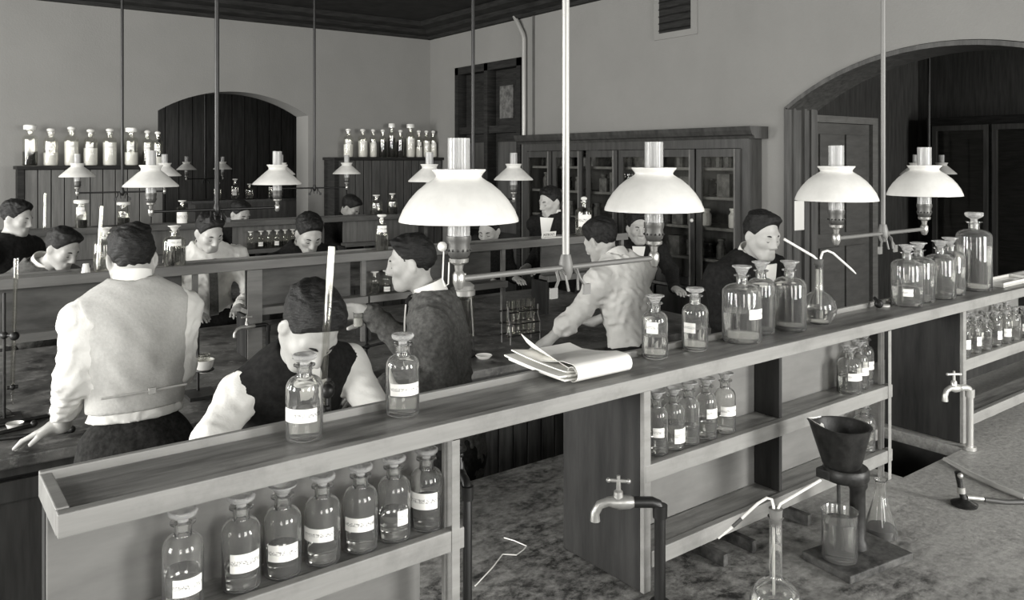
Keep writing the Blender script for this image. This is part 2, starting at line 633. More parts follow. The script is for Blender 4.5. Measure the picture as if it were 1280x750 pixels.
# dark timber cornice with its mouldings round the two visible walls
prof = [(0, 3.39), (-.06, 3.39), (-.07, 3.42), (-.16, 3.44), (-.18, 3.48), (-.30, 3.50), (-.32, CZ), (0, CZ)]
m = MB(); m.prism([(WV + a, z) for a, z in prof], 'yz', -4.0, WU); struct(m.build('trim_1', 'dark_timber'))
m = MB(); m.prism([(WU + a, z) for a, z in prof], 'xz', -3.0, WV); struct(m.build('trim_2', 'dark_timber'))
# timber lining of the right arch: jamb boards with beads
m = MB()
m.box(WU - .012, WU + WT + .02, B1 - .03, B1 - .002, 0, 2.28)
m.box(WU + .05, WU + .075, B1 - .045, B1 - .03, 0, 2.28)
m.box(WU + .17, WU + .20, B1 - .055, B1 - .03, 0, 2.28)
m.box(WU + .27, WU + .34, B1 - .045, B1 - .03, 0, 2.28)
struct(m.build('trim_3', 'panelled_timber'))
m = MB()
pts = arch_pts(B0 + .002, B1 - .002, 2.285, 2.635)
pin = arch_pts(B0 + .03, B1 - .03, 2.27, 2.605)
for (a, b), (c, d), (e, f), (g, h) in zip(pts, pts[1:], pin[1:], pin):
    m.prism([(a, b), (c, d), (e, f), (g, h)], 'yz', WU - .012, WU + WT + .02)
struct(m.build('trim_4', 'panelled_timber'))
# boarding of the back room, vertical joints
bw = struct(MB().box(-1.0, 7.0, 12.96, 12.985, 0, 3.3).build('trim_5', 'dark_timber'))
for i in range(36):
    x = -.2 + i * .2
    MB().box(x + .006, x + .194, 12.93, 12.962, 0, 3.25).build('plank', 'panelled_timber', bw)

# pale door at the end of the room beyond the right arch, and a dark glazed press beside it
d2 = struct(MB().box(7.66, 8.78, 5.04, 5.08, 0, 2.30).build('door_2', 'shelf_back'))
for x0, x1 in ((7.78, 8.16), (8.28, 8.66)):
    for z0, z1 in ((.15, .95), (1.1, 2.18)):
        MB().box(x0, x1, 5.015, 5.039, z0, z1).build('door_panel', 'shelf_back', d2, bevel=.006)
MB().box(7.56, 7.65, 5.0, 5.08, 0, 2.38).box(8.79, 8.90, 5.0, 5.08, 0, 2.38).box(7.65, 8.79, 5.0, 5.08, 2.305, 2.38).build('door_frame', 'shelf_paint', d2)
pr = root_at('glazed_press', 'dark glazed cupboard against the end wall beyond the right arch', 'cupboard', (9.8, 3.5, 0))
part(pr, 'carcass', MB().box(9.70, 9.98, 2.1, 4.85, 0, 2.4), 'dark_timber')
for i in range(4):
    y = 2.16 + i * .66
    fr = MB().box(9.66, 9.699, y, y + .05, .5, 2.3).box(9.66, 9.699, y + .57, y + .62, .5, 2.3).box(9.66, 9.699, y + .05, y + .57, .5, .56).box(9.66, 9.699, y + .05, y + .57, 2.24, 2.3)
    dd = part(pr, 'door', fr, 'panelled_timber')
    part(pr, 'glass_pane', MB().box(9.67, 9.68, y + .05, y + .57, .56, 2.24), 'pane_glass', parent=dd)

# tall dark door and transom in the right wall
d = struct(MB().box(WU + .10, WU + .14, 6.81, 8.10, 0, 2.985).build('door_1', 'dark_timber'))
f = MB()
for a, b in ((6.81, 6.88), (8.03, 8.10), (7.42, 7.49)):
    f.box(WU - .02, WU + .10, a, b, 0, 2.985)
f.box(WU - .02, WU + .10, 6.81, 8.10, 2.90, 2.985).box(WU - .0, WU + .10, 6.81, 8.10, 2.20, 2.28)
f.build('door_frame', 'dark_timber', d)
for a, b in ((6.93, 7.37), (7.54, 7.98)):
    for z0, z1 in ((.2, .95), (1.1, 2.1)):
        MB().box(WU + .085, WU + .10, a, b, z0, z1).build('door_panel', 'cabinet_timber', d)
MB().box(WU + .085, WU + .10, 7.08, 7.33, 2.36, 2.72).build('transom_reflection', 'bookcase_fill', d)  # pale patch standing in for a reflection in the transom

# conduit strips on the right wall and the corner beads
struct(MB().box(WU - .015, WU - .001, 6.585, 6.61, 2.16, 3.39).build('trim_6', 'plaster_dim'))
m = MB().tube([(WU - .03, 6.73, 2.16), (WU - .03, 6.73, 3.17), (WU - .035, 6.745, 3.22), (WU - .05, 6.87, 3.42)], .024)
tag(m.build('wall_pipe', 'pipe_bright', smooth=True), 'white painted pipe bent at its top, running down the wall to the bookcase', 'pipe')

# black ventilator high on the right wall
t = root_at('wall_ventilator', 'black square ventilator in a faint frame, high on the right wall', 'vent', (WU - .005, 4.66, 2.98))
part(t, 'frame', MB().box(WU - .012, WU - .001, 4.42, 4.90, 2.93, 2.982).box(WU - .012, WU - .001, 4.42, 4.485, 2.982, 3.36)
     .box(WU - .012, WU - .001, 4.84, 4.90, 2.982, 3.36).box(WU - .012, WU - .001, 4.42, 4.90, 3.36, 3.385), 'plaster')
part(t, 'grille', MB().box(WU - .010, WU - .002, 4.485, 4.84, 2.982, 3.36), 'dark_timber')
for i in range(6):
    z = 3.01 + i * .06
    part(t, 'slat', MB().obox((WU - .012, 4.6625, z), [(0, 1, 0), (.7, 0, .7), (-.7, 0, .7)], (.175, .014, .002)), 'dark_timber')

# white plate on the arch jamb
t = tag(MB().box(5.185, 5.315, B1 - .05, B1 - .031, 1.38, 1.60).build('wall_plate', 'porcelain', bevel=.006),
        'tall white plate fixed to the dark jamb of the right arch', 'plate')

# ------------------------------------------------------------------ glazed bookcase let into the right wall
UF = 4.98
bc = root_at('glazed_bookcase', 'wide dark glazed bookcase with wooden shelves built into the right wall', 'bookcase', (UF, 5.2, 0))
c = MB()
c.box(UF + .02, WU + .29, 3.87, 3.90, 0, 2.05).box(UF + .02, WU + .29, 6.49, 6.52, 0, 2.05)
c.box(WU + .27, WU + .295, 3.87, 6.52, 0, 2.05).box(UF + .02, WU + .29, 3.87, 6.52, 0, .12)
c.box(UF + .02, WU + .29, 3.87, 6.52, 2.02, 2.05)
part(bc, 'carcass', c, 'cabinet_timber')
part(bc, 'side_panel', MB().box(UF, WU, 3.80, 3.868, 0, 2.06), 'cabinet_timber')
part(bc, 'side_panel', MB().box(UF, WU, 6.522, 6.60, 0, 2.06), 'cabinet_timber')
cp = [(0, 2.06), (-.01, 2.06), (-.02, 2.08), (-.045, 2.09), (-.06, 2.12), (-.07, 2.15), (0.148, 2.15), (.148, 2.06)]
m = MB(); m.prism([(UF + a, z) for a, z in cp], 'xz', 3.74, 6.66)
part(bc, 'cornice', m, 'cabinet_timber')
part(bc, 'frieze', MB().box(UF, UF + .03, 3.868, 6.522, 1.99, 2.06), 'cabinet_timber')
BCZ = [1.12, 1.37, 1.61, 1.84]
for z in [.88] + BCZ:
    part(bc, 'shelf', MB().box(UF + .04, WU + .265, 3.90, 6.49, z - .022, z), 'mid_shelf_paint')
DOORS = [(3.87, 4.29), (4.31, 4.72), (4.76, 5.17), (5.19, 5.60), (5.66, 6.09), (6.11, 6.52)]
for a, b in DOORS:
    s = MB().box(UF - .02, UF, a, a + .05, .9, 1.985).box(UF - .02, UF, b - .05, b, .9, 1.985)
    s.box(UF - .02, UF, a + .05, b - .05, .9, .96).box(UF - .02, UF, a + .05, b - .05, 1.925, 1.985)
    dr = part(bc, 'door', s, 'cabinet_timber')
    part(bc, 'glass_pane', MB().box(UF - .012, UF - .008, a + .05, b - .05, .96, 1.925), 'pane_glass', parent=dr)
    part(bc, 'bead', MB().box(UF - .026, UF - .02, a + .043, a + .053, .9, 1.985), 'mid_shelf_paint', parent=dr)
    part(bc, 'lower_door', MB().box(UF - .02, UF, a, b, .12, .86), 'cabinet_timber')
part(bc, 'knob', MB().sphere((UF - .032, 4.327, 1.42), .016), 'porcelain', smooth=True)

# jars and boxes kept behind the glass
jar_m = MB().lathe([(0, 0), (.032, 0), (.034, .01), (.034, .075), (.022, .092), (.022, .102), (.028, .106), (.028, .118), (0, .12)], 10)
jar_me = jar_m.mesh('jar'); jar_me.materials.append(MATS['porcelain'])
box_me = MB().box(-.04, .04, -.05, .05, 0, .13).mesh('specimen_box'); box_me.materials.append(MATS['bookcase_fill'])
jar2 = jar_m.mesh('jar'); jar2.materials.append(MATS['liquid_tinted'])
jar3 = jar_m.mesh('jar'); jar3.materials.append(MATS['bookcase_fill'])
rr = random.Random(3)
ords = {1.12: 'lowest lit', 1.37: 'second', 1.61: 'third', 1.84: 'top'}
nth = ['first', 'second', 'third', 'fourth', 'fifth', 'sixth', 'seventh', 'eighth', 'ninth', 'tenth', 'eleventh', 'twelfth', 'thirteenth', 'fourteenth',
       'fifteenth', 'sixteenth', 'seventeenth', 'eighteenth', 'nineteenth', 'twentieth', 'twenty-first', 'twenty-second', 'twenty-third', 'twenty-fourth']
for z in BCZ:
    y, n = 6.42, 0
    while y > 3.96:
        if rr.random() < .85:
            me = jar_me if z == 1.37 and y < 4.4 else rr.choice([jar2, jar3, jar3, box_me, jar3])
            isb = me is box_me
            o = bpy.data.objects.new('specimen_box' if isb else 'specimen_jar', me)
            C.objects.link(o)
            o.location = (UF + .14 + rr.uniform(-.03, .05), y, z)
            s = rr.uniform(.85, 1.25)
            o.scale = (s, s, s * rr.uniform(.9, 1.2))
            look = 'dim card box' if isb else ('pale jar' if me is jar_me else ('small glass jar' if me is jar2 else 'small dark jar'))
            tag(o, '%s on the %s bookcase shelf, %s from the left' % (look, ords[z], nth[n]), 'box' if isb else 'jar', 'jars and boxes on the %s bookcase shelf' % ords[z])
            n += 1
        y -= rr.uniform(.10, .17)

# ------------------------------------------------------------------ boarded cabinets with jar shelves on the back wall
def boarded_cabinet(u0, u1, vf, zt, label, boards, top):
    t = root_at('boarded_cabinet', label, 'cabinet', ((u0 + u1) / 2, vf, 0))
    part(t, 'carcass', MB().box(u0 + .01, u1 - .01, vf + .02, WV - .002, 0, zt - .03), 'dark_timber')
    part(t, 'top_shelf', MB().box(u0 - .01, u1 + .01, vf - .03, WV - .002, zt - .03, zt), top, bevel=.004)
    part(t, 'corner_post', MB().box(u0, u0 + .05, vf - .012, vf + .02, 0, zt - .03), 'dark_timber')
    n = int((u1 - u0 - .06) / .1)
    wd = (u1 - u0 - .06) / n
    for i in range(n):
        a = u0 + .055 + i * wd
        part(t, 'plank', MB().box(a, a + wd - .008, vf, vf + .018, .05, zt - .035), boards, bevel=.003)
    return t


boarded_cabinet(.71, 1.94, 8.40, 1.845, 'grey boarded cabinet under a row of eight jars, left of the back arch', 'beadboard_grey', 'dark_timber')
boarded_cabinet(3.72, 5.12, 8.40, 1.93, 'dark boarded cabinet under ten small jars in the room corner', 'panelled_timber', 'dark_timber')

# ------------------------------------------------------------------ glassware
def bottle_profile(h, r, rn, wall, mouth=.30, lip=1.45):
    """outer and inner outline of a stoppered reagent bottle: body, round shoulder, neck, flared lip (closed ring)"""
    nh = h * mouth                     # neck + shoulder share of the height
    zb = h - nh                        # shoulder starts
    zs = zb + nh * .50                 # neck starts
    out = [(0, 0), (r * .90, 0), (r * .98, r * .06), (r, r * .16), (r, zb)]
    for i in range(1, 7):
        a = PI / 2 * i / 6
        out.append((rn * 1.06 + (r - rn * 1.06) * math.cos(a), zb + (zs - zb) * math.sin(a)))
    out += [(rn, zs + nh * .08), (rn, h - nh * .14), (rn * lip, h - nh * .06), (rn * lip, h)]
    inn = [(rn * .66, h), (rn * .62, zs + nh * .04)]
    for i in range(6, -1, -1):
        a = PI / 2 * i / 6
        inn.append((rn * .64 + (r - wall - rn * .64) * math.cos(a), zb + (zs - wall - zb) * math.sin(a)))
    inn += [(r - wall, r * .22), (r * .86, wall * 1.6), (0, wall * 2.2)]
    return out, inn, zb, zs


def arc_label(mb, r, a0, a1, z0, z1, t=.0007, n=10):
    vs, fs = [], []
    for i in range(n + 1):
        a = a0 + (a1 - a0) * i / n
        for rr_, z in ((r, z0), (r, z1), (r + t, z1), (r + t, z0)):
            vs.append((rr_ * math.cos(a), rr_ * math.sin(a), z))
    for i in range(n):
        for k in range(4):
            fs.append((i * 4 + k, i * 4 + (k + 1) % 4, i * 4 + 4 + (k + 1) % 4, i * 4 + 4 + k))
    fs += [(0, 3, 2, 1), (n * 4, n * 4 + 1, n * 4 + 2, n * 4 + 3)]
    return mb.add(vs, fs)


def reagent_bottle(label, loc, h, r, liquid=('water', .4), lab=(-1.5, 1.2, .25, .42), stopper='flat', rn=None,
                   group=None, seg=28, glass='glass', rz=0.0, name='reagent_bottle', cat='bottle', wall=.0022, mouth=.32, lab2=None):
    t = thing(name, label, cat, loc, rz, group)
    hs = h * (.88 if stopper != 'none' else 1.0)      # the bottle itself, without its stopper
    rn = rn or r * .40
    out, inn, zb, zs = bottle_profile(hs, r, rn, wall, mouth)
    MB().lathe(out + inn, seg).build('glass_body', glass, t, smooth=True, angle=50)
    ri = rn * .60
    if stopper == 'flat':          # mushroom stopper: ground plug, neck, thick disc
        pr = [(0, hs - h * .10), (ri * .85, hs - h * .10), (ri, hs), (ri * 1.05, hs + h * .03), (rn * 1.35, hs + h * .055),
              (rn * 1.62, hs + h * .075), (rn * 1.66, hs + h * .105), (rn * 1.5, hs + h * .12), (0, hs + h * .122)]
    elif stopper == 'flare':        # wide hollow stopper flaring to a flat top
        pr = [(0, hs - h * .05), (ri * .9, hs - h * .05), (ri, hs), (rn * .95, hs + h * .03), (rn * 1.25, hs + h * .085),
              (rn * 1.75, hs + h * .105), (rn * 1.75, hs + h * .12), (rn * 1.1, hs + h * .12), (rn * .7, hs + h * .06), (0, hs + h * .05)]
    elif stopper == 'ball':
        pr = [(0, hs - h * .05), (ri, hs - h * .03), (ri, hs + h * .01)] + \
             [(max(rn * 1.15 * math.sin(PI * (i + 1.2) / 8.2), 0), hs + h * .065 - h * .055 * math.cos(PI * (i + 1.2) / 8.2)) for i in range(7)] + [(0, hs + h * .12)]
    elif stopper == 'cap':
        pr = [(0, hs), (rn * 1.7, hs), (rn * 1.75, hs + h * .03), (rn * 1.75, hs + h * .10), (rn * 1.5, hs + h * .12), (0, hs + h * .12)]
    else:
        pr = None
    if pr:
        MB().lathe(pr, seg).build('stopper', 'frosted_glass' if glass == 'glass' else 'thin_stopper', t, smooth=True, angle=45)
    if liquid:
        lm, fr = liquid
        zl = zb * fr if fr <= 1 else zb
        rl = r - wall - .0003
        MB().lathe([(0, wall * 2.4), (rl * .86, wall * 2.0), (rl, r * .24), (rl, zl), (0, zl)], seg).build(
            'powder_fill' if lm == 'powder' else 'liquid', lm, t, smooth=True, angle=50)
    for lb in (lab, lab2):
        if lb:
            ac, wd, f0, f1 = lb
            m = MB(); arc_label(m, r + .0002, ac - wd / 2, ac + wd / 2, h * f0, h * f1)
            m.build('paper_label', 'label_paper', t, smooth=True, angle=50)
    return t


mat('thin_stopper', .72, .15, spec=.6, var=.05, scale=(60, 60, 60))

# ------------------------------------------------------------------ the near bench
bench = root_at('laboratory_bench', 'long stained stone-topped laboratory bench in the foreground, on boarded cupboards', 'bench',
                (2.3, 1.4, 0), FB(2.3, 1.4, 0), TH)
SINKS = [(2.50, 2.92)]
SV0, SV1 = 1.275, 1.56
top = MB()
U0, U1, V0, V1 = .05, 4.55, .74, 2.08
us = [U0] + [e for s in SINKS for e in s] + [U1]
top.box(U0, U1, V0, SV0, BZ - .04, BZ).box(U0, U1, SV1, V1, BZ - .04, BZ)
for i in range(0, len(us), 2):
    top.box(us[i], us[i + 1], SV0, SV1, BZ - .04, BZ)
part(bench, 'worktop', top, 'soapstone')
for a, b in SINKS:
    s = MB().box(a, b, SV0, SV1, BZ - .26, BZ - .24)
    s.box(a - .02, a, SV0 - .02, SV1 + .02, BZ - .26, BZ - .041).box(b, b + .02, SV0 - .02, SV1 + .02, BZ - .26, BZ - .041)
    s.box(a, b, SV0 - .02, SV0, BZ - .26, BZ - .041).box(a, b, SV1, SV1 + .02, BZ - .26, BZ - .041)
    part(bench, 'sink', s, 'sink_stone')
part(bench, 'carcass', MB().box(U0 + .06, U1 - .06, V0 + .10, V1 - .10, 0, .60), 'dark_timber')
for i in range(44):
    a = U0 + .06 + i * .0995
    part(bench, 'plank', MB().box(a, a + .094, V1 - .10, V1 - .082, .06, BZ - .04), 'beadboard')
for i in range(6):
    a = U0 + .08 + i * .72
    part(bench, 'cupboard_door', MB().box(a, a + .70, V0 + .078, V0 + .098, .08, BZ - .06), 'beadboard', bevel=.004)

# reagent shelf on the near bench
SHF, SHB = 1.295, 1.487        # front and back edges
sh = root_at('reagent_shelf', 'long grey wooden reagent shelf with a shallow tray top, standing along the near bench', 'shelf',
             (2.2, 1.39, BZ), FB(2.2, 1.39, BZ), TH)
S0, S1 = .158, 4.40
P_ = lambda n, m, mt='shelf_paint', bv=.002: part(sh, n, m, mt, bevel=bv)
P_('tray_board', MB().box(S0 + .018, S1, SHF + .020, SHB - .013, TZ - .022, TZ), 'tray_surface')
P_('front_board', MB().box(S0, S1, SHF, SHF + .020, 1.365, 1.40))
P_('back_board', MB().box(S0, S1, SHB - .013, SHB, 1.362, 1.405))
P_('end_board', MB().box(S0, S0 + .018, SHF + .0205, SHB - .0135, 1.362, 1.402))
UNITS = [(S0, .834), (1.345, 2.456), (2.961, 4.40)]
BKV = 1.395
for i, (a, b) in enumerate(UNITS):
    P_('back_panel', MB().box(a + (.0 if i == 0 else .020), b - .025, BKV, BKV + .012, (.905, .99, LZ - .02)[i], 1.366), 'shelf_back')
    if i == 2:
        P_('shaded_back_panel', MB().box(a + .020, b - .025, BKV, BKV + .012, 1.06, LZ - .021), 'end_panel')  # shadow below the lower shelf, put in as a dark panel
    P_('lower_shelf', MB().box(a + (.0 if i == 0 else .024), b, SHF + .018, BKV - .001, LZ - .020, LZ), 'tray_surface')
    P_('shelf_edge', MB().box(a + (.0 if i == 0 else .003), b + .012, SHF - .003, SHF + .017, LZ - .037, LZ + .003))
    P_('base_shelf', MB().box(a + (.0 if i == 0 else .024), b, SHF + .018, BKV - .001, .972, .990), 'tray_surface')
    P_('shelf_edge', MB().box(a + (.0 if i == 0 else .024), b + .012, SHF - .003, SHF + .017, .955, .993))
    if i:
        P_('end_panel', MB().box(a, a + .016, SHF + .012, SHB + .09, BZ + .001, 1.365), 'end_panel')
        P_('post', MB().box(a - .001, a + .022, SHF - .002, SHF + .0115, BZ + .001, 1.366))
    if i == 0:
        P_('post', MB().box(a + .001, a + .03, SHB - .06, SHB - .03, BZ + .001, 1.365), 'end_panel')
    P_('post', MB().box(b - .020, b, SHF + .0175, SHF + .03, BZ + .001, 1.366))
    P_('post', MB().box(b - .020, b, SHB - .045, SHB - .02, BZ + .001, 1.366), 'end_panel')
P_('front_post', MB().box(.816, .834, SHF - .005, SHF - .0035, BZ + .001, 1.366))
P_('front_post', MB().box(2.438, 2.456, SHF - .005, SHF - .0035, BZ + .001, 1.366))
P_('divider', MB().box(1.897, 1.911, SHF + .018, BKV - .001, .992, LZ - .021), 'end_panel')
P_('divider', MB().box(1.897, 1.911, SHF + .018, BKV - .001, LZ + .001, 1.366), 'end_panel')
P_('divider', MB().box(3.70, 3.714, SHF + .018, BKV - .001, LZ + .001, 1.366), 'end_panel')

# bottles on its lower shelf, left unit
ROW1 = [.34, .433, .504, .577, .651, .72, .791]
pos1 = ['farthest left', 'second from the left', 'third from the left', 'middle', 'third from the right', 'second from the right', 'dark-bellied right end']
spec1 = [  # liquid, label (angle, width, z0, z1), stopper
    (('water_grey', .62), (-1.0, 1.5, .18, .36), 'flat'),
    (('water_grey', .40), (-1.1, 1.6, .24, .44), 'flat'),
    (('liquid_tinted', .52), (-1.35, 1.7, .22, .40), 'flare'),
    (('water', .30), (-1.75, 1.9, .30, .45), 'flat'),
    (('water', .26), (-1.55, 1.8, .28, .44), 'flat'),
    (('water', .55), (-.95, .7, .22, .40), 'flat'),
    (('liquid_tinted', .62), (-1.9, 2.1, .30, .50), 'flat')]
for u, p, (lq, lb, st) in zip(ROW1, pos1, spec1):
    reagent_bottle('stoppered glass bottle with a paper label, %s in the foreground lower shelf' % p, FB(u, 1.342, LZ + .0005), .152, .0315,
                   lq, (lb[0] - .55, lb[1], lb[2], lb[3]), st, group='labelled bottles on the foreground lower shelf', rn=.0135)
# middle unit: five small bottles, then three, and one in the base shelf
five = ['leftmost', 'second', 'middle', 'fourth', 'right-hand']
for k, (u, p) in enumerate(zip([1.44, 1.50, 1.556, 1.625, 1.70], five)):
    reagent_bottle('clear stoppered bottle, %s of five left of the shelf divider' % p, FB(u, 1.342, LZ + .0005),
                   (.150, .147, .152, .150, .152)[k], .0275, ('water', .45) if k != 1 else ('water', .7),
                   [(-2.2, 1.0, .3, .45), (-1.6, 1.4, .12, .36), None, (-1.8, 1.2, .36, .52), (-2.0, 1.7, .30, .46)][k],
                   'flare', group='five bottles left of the divider', rn=.0125)
for k, (u, p) in enumerate(zip([2.29, 2.36, 2.425], ['left', 'middle', 'tall right-hand'])):
    reagent_bottle('clear labelled bottle, %s one of three beside the sink gap' % p, FB(u, (1.335, 1.345, 1.362)[k], LZ + .0005),
                   (.140, .145, .158)[k], (.036, .030, .029)[k], ('water', .6), (-2.0, 1.4, .30, .46), 'flare', group='three bottles beside the sink gap', rn=.0135)
reagent_bottle('pale bottle on the base shelf behind the iron vessel', FB(2.395, 1.345, .9905), .150, .032, ('water', .7), None, 'flare', rn=.0135)
rr = random.Random(5)
k = 0
for row, v in ((0, 1.325), (1, 1.372)):
    for i in range(6 if row else 7):
        u = 3.035 + i * .088 + (.04 if row else 0)
        lb = (-2.0 + rr.uniform(-.3, .3), 1.3, .22, .46) if not (i + row) % 3 == 2 else None
        reagent_bottle('small pale bottle crowded on the lower shelf at the right edge, %s row, %s' % (
            ('front', 'back')[row], ['nearest', 'second', 'third', 'fourth', 'fifth', 'sixth', 'seventh'][i]),
            FB(u, v, LZ + .0005), rr.uniform(.115, .145), .0225, ('water', rr.uniform(.4, .8)), lb, 'flare', seg=18,
            group='small bottles crowded at the right edge', rn=.0105, wall=.0016)

# ---- on the tray
reagent_bottle('stoppered reagent bottle with a wide label in front of the man in the waistcoat', FB(.573, 1.412, TZ + .0005), .154, .0335,
               ('water', .55), (-2.25, 2.0, .24, .40), 'flat', rn=.0135)
reagent_bottle('stoppered reagent bottle with a label, alone left of the notebook', FB(.788, 1.428, TZ + .0005), .160, .0335,
               ('water', .42), (-1.9, 1.9, .27, .42), 'flat', rn=.0135)
reagent_bottle('half full stoppered bottle just right of the notebook', FB(1.537, 1.437, TZ + .0005), .160, .0335,
               ('water', .60), (-2.6, .9, .42, .60), 'flare', rn=.0140)
reagent_bottle('half full stoppered bottle with a plain outlined label, second right of the notebook', FB(1.687, 1.430, TZ + .0005), .166, .0345,
               ('water', .60), (-2.9, 1.0, .30, .46), 'flat', rn=.0145)
big = 'large bottles before the man at the arch'
reagent_bottle('large bottle with a small label, left of the trio before the wash flask', FB(1.870, 1.415, TZ + .0005), .212, .0545,
               ('water_grey', .62), (-1.65, .95, .33, .46), 'flare', group=big, rn=.0155, mouth=.26)
reagent_bottle('large bottle half hidden in the middle of the trio before the wash flask', FB(2.010, 1.452, TZ + .0005), .210, .0400,
               ('liquid_tinted', .95), None, 'flare', group=big, rn=.0150, mouth=.26)
reagent_bottle('large dark bottle, right of the trio beside the wash flask', FB(2.115, 1.425, TZ + .0005), .206, .0480,
               ('liquid_tinted', .95), None, 'flare', group=big, rn=.0160, mouth=.26)
clr = 'large clear bottles at the right end of the tray'
for k, (u, v, p) in enumerate([(2.80, 1.412, 'leftmost'), (2.915, 1.428, 'second from the left'), (3.045, 1.412, 'third from the left'), (3.168, 1.432, 'fourth, next to the tall jar')]):
    reagent_bottle('large clear flare-stoppered bottle, %s of the four at the right' % p, FB(u, v, TZ + .0005), (.212, .212, .212, .215)[k], .0535,
                   ('water', (.5, .7, .8, .8)[k]), (-2.6, .6, .18, .30) if k == 0 else None, 'flare', group=clr, rn=.0165, mouth=.26)
reagent_bottle('tall clear round-shouldered jar with a paler stopper, tallest on the right', FB(3.345, 1.420, TZ + .0005), .305, .0640,
               ('water', .85), None, 'flat', rn=.0200, mouth=.22)

# flat glass tray and dish at the far right, dark tap key
t = tag(MB().box(-.14, .16, -.05, .05, 0, .008).box(-.14, .16, -.05, -.044, .008, .02).box(-.14, .16, .044, .05, .008, .02)
        .box(-.14, -.134, -.044, .044, .008, .02).box(.154, .16, -.044, .044, .008, .02).build('dish', 'porcelain', bevel=.002),
        'flat white dish on the tray at the far right', 'dish')
t.location = FB(3.62, 1.415, TZ + .0005); t.rotation_euler = (0, 0, TH)
t = thing('stopcock', 'small black and white stopcock lying before the bottles at the right', 'stopcock', FB(2.66, 1.44, TZ + .0005), .6)
MB().sphere((0, 0, .016), .015).build('plug', 'iron', t, smooth=True)
MB().tube([(-.03, 0, .02), (.03, .01, .03)], .006).build('handle', 'iron', t, smooth=True)
MB().lathe([(0, 0), (.02, 0), (.021, .006), (0, .007)], 16, (.05, -.02, 0)).build('watch_glass', 'porcelain', t, smooth=True)

# wash bottle with its two bent tubes
t = thing('wash_flask', 'round glass wash flask with two bent glass tubes, on the tray beside the large bottles', 'flask', FB(2.272, 1.425, TZ + .0005))


def flask_profile(rb, zc, rn, zt, wall, zflat=.006):
    out = [(0, 0), (rb * .55, 0)]
    a0 = math.asin(.62)
    for i in range(0, 13):
        a = -PI / 2 + .55 + (PI - .55 - math.asin(rn * 1.2 / rb)) * i / 12
        out.append((rb * math.cos(a), zc + rb * math.sin(a)))
    out += [(rn, zc + rb * 1.12), (rn, zt - .006), (rn * 1.25, zt - .002), (rn * 1.25, zt)]
    inn = [(rn - wall, zt), (rn - wall, zc + rb * 1.1)]
    for r_, z_ in out[14:1:-1]:
        d = math.hypot(r_, z_ - zc)
        k = (d - wall) / d
        inn.append((r_ * k, zc + (z_ - zc) * k))
    inn.append((0, wall * 2))
    return out + inn


MB().lathe(flask_profile(.053, .048, .0125, .185, .0018), 28).build('glass_body', 'glass', t, smooth=True, angle=60)
MB().lathe([(0, .005), (.036, .005), (.049, .035), (.0507, .048), (0, .048)], 24).build('liquid', 'water', t, smooth=True)
MB().lathe([(0, .17), (.0102, .17), (.0135, .2), (0, .2)], 16).build('cork', 'iron_rusty', t, smooth=True)
# directions: left-towards-the-mouth and right-forward, as seen on the bench
MB().tube([(-.003, .003, .06), (-.004, .004, .197), (-.012, .012, .208), (-.085, .068, .262)], .0042, 10).build('mouth_tube', 'porcelain', t, smooth=True)
MB().tube([(.004, -.003, .02), (.004, -.003, .205), (.010, -.006, .222), (.022, -.014, .226), (.038, -.024, .218), (.088, -.058, .165), (.098, -.065, .153)],
          [.0038, .0038, .0038, .0038, .0038, .0034, .0015], 10).build('jet_tube', 'porcelain', t, smooth=True)

# notebook lying open across the tray, front edge rolled
t = thing('open_notebook', 'open white paper notebook with curled pages lying across the tray', 'notebook', FB(1.27, 1.42, TZ + .0005), TH)


def sheet(x0, x1, prof, lift, name, th=.0012, nx=10):
    """paper sheet; prof gives (y, z) along its length, lift(sx, sy) raises it"""
    vs, fs = [], []
    n = len(prof)
    for s in (0, 1):
        for i, (y, z) in enumerate(prof):
            for j in range(nx + 1):
                x = x0 + (x1 - x0) * j / nx
                l = lift(j / nx, i / (n - 1))
                vs.append((x + (l[0] if isinstance(l, tuple) else 0), y, z + (l[1] if isinstance(l, tuple) else l) + s * th))
    N = n * (nx + 1)
    for i in range(n - 1):
        for j in range(nx):
            a = i * (nx + 1) + j
            q = (a, a + 1, a + nx + 2, a + nx + 1)
            fs.append(q[::-1]); fs.append(tuple(k + N for k in q))
    rim = [j for j in range(nx + 1)] + [i * (nx + 1) + nx for i in range(1, n)] + [(n - 1) * (nx + 1) + j for j in range(nx - 1, -1, -1)] + [i * (nx + 1) for i in range(n - 2, 0, -1)]
    for a, b in zip(rim, rim[1:] + rim[:1]):
        fs.append((a, b, b + N, a + N))
    MB().add(vs, fs).build(name, 'paper', t, smooth=True, angle=60)


def flat(y0, y1, z, n=14):
    return [(y0 + (y1 - y0) * i / n, z) for i in range(n + 1)]


sheet(-.090, .095, flat(-.038, .172, .002), lambda a, b: .008 * b * b + .006 * (1 - a), 'page', .004)
sheet(-.105, .09, flat(-.036, .170, .008), lambda a, b: .010 * (1 - a) + .010 * b * b, 'page', .004)
sheet(-.085, .095, flat(-.034, .168, .014), lambda a, b: .026 * max(0, .5 - a) + .012 * b * b, 'page', .003)
sheet(-.060, .10, flat(-.020, .160, .020), lambda a, b: .30 * max(0, .34 - a) ** 2 * (.25 + b) + .014 * b * b, 'page', .0015)
roll = [(.150 - .012 * i, .026 + .018 * (i / 13.0) ** 2) for i in range(14)]
for i in range(0, 21):
    a = PI / 2 - .1 + 2 * PI * i / 16
    rad = .0215 - .0004 * i
    roll.append((-.036 + rad * math.cos(a) - .004, .0225 + rad * math.sin(a)))
sheet(-.070, .105, roll, lambda a, b: 0.0, 'rolled_page', .001)

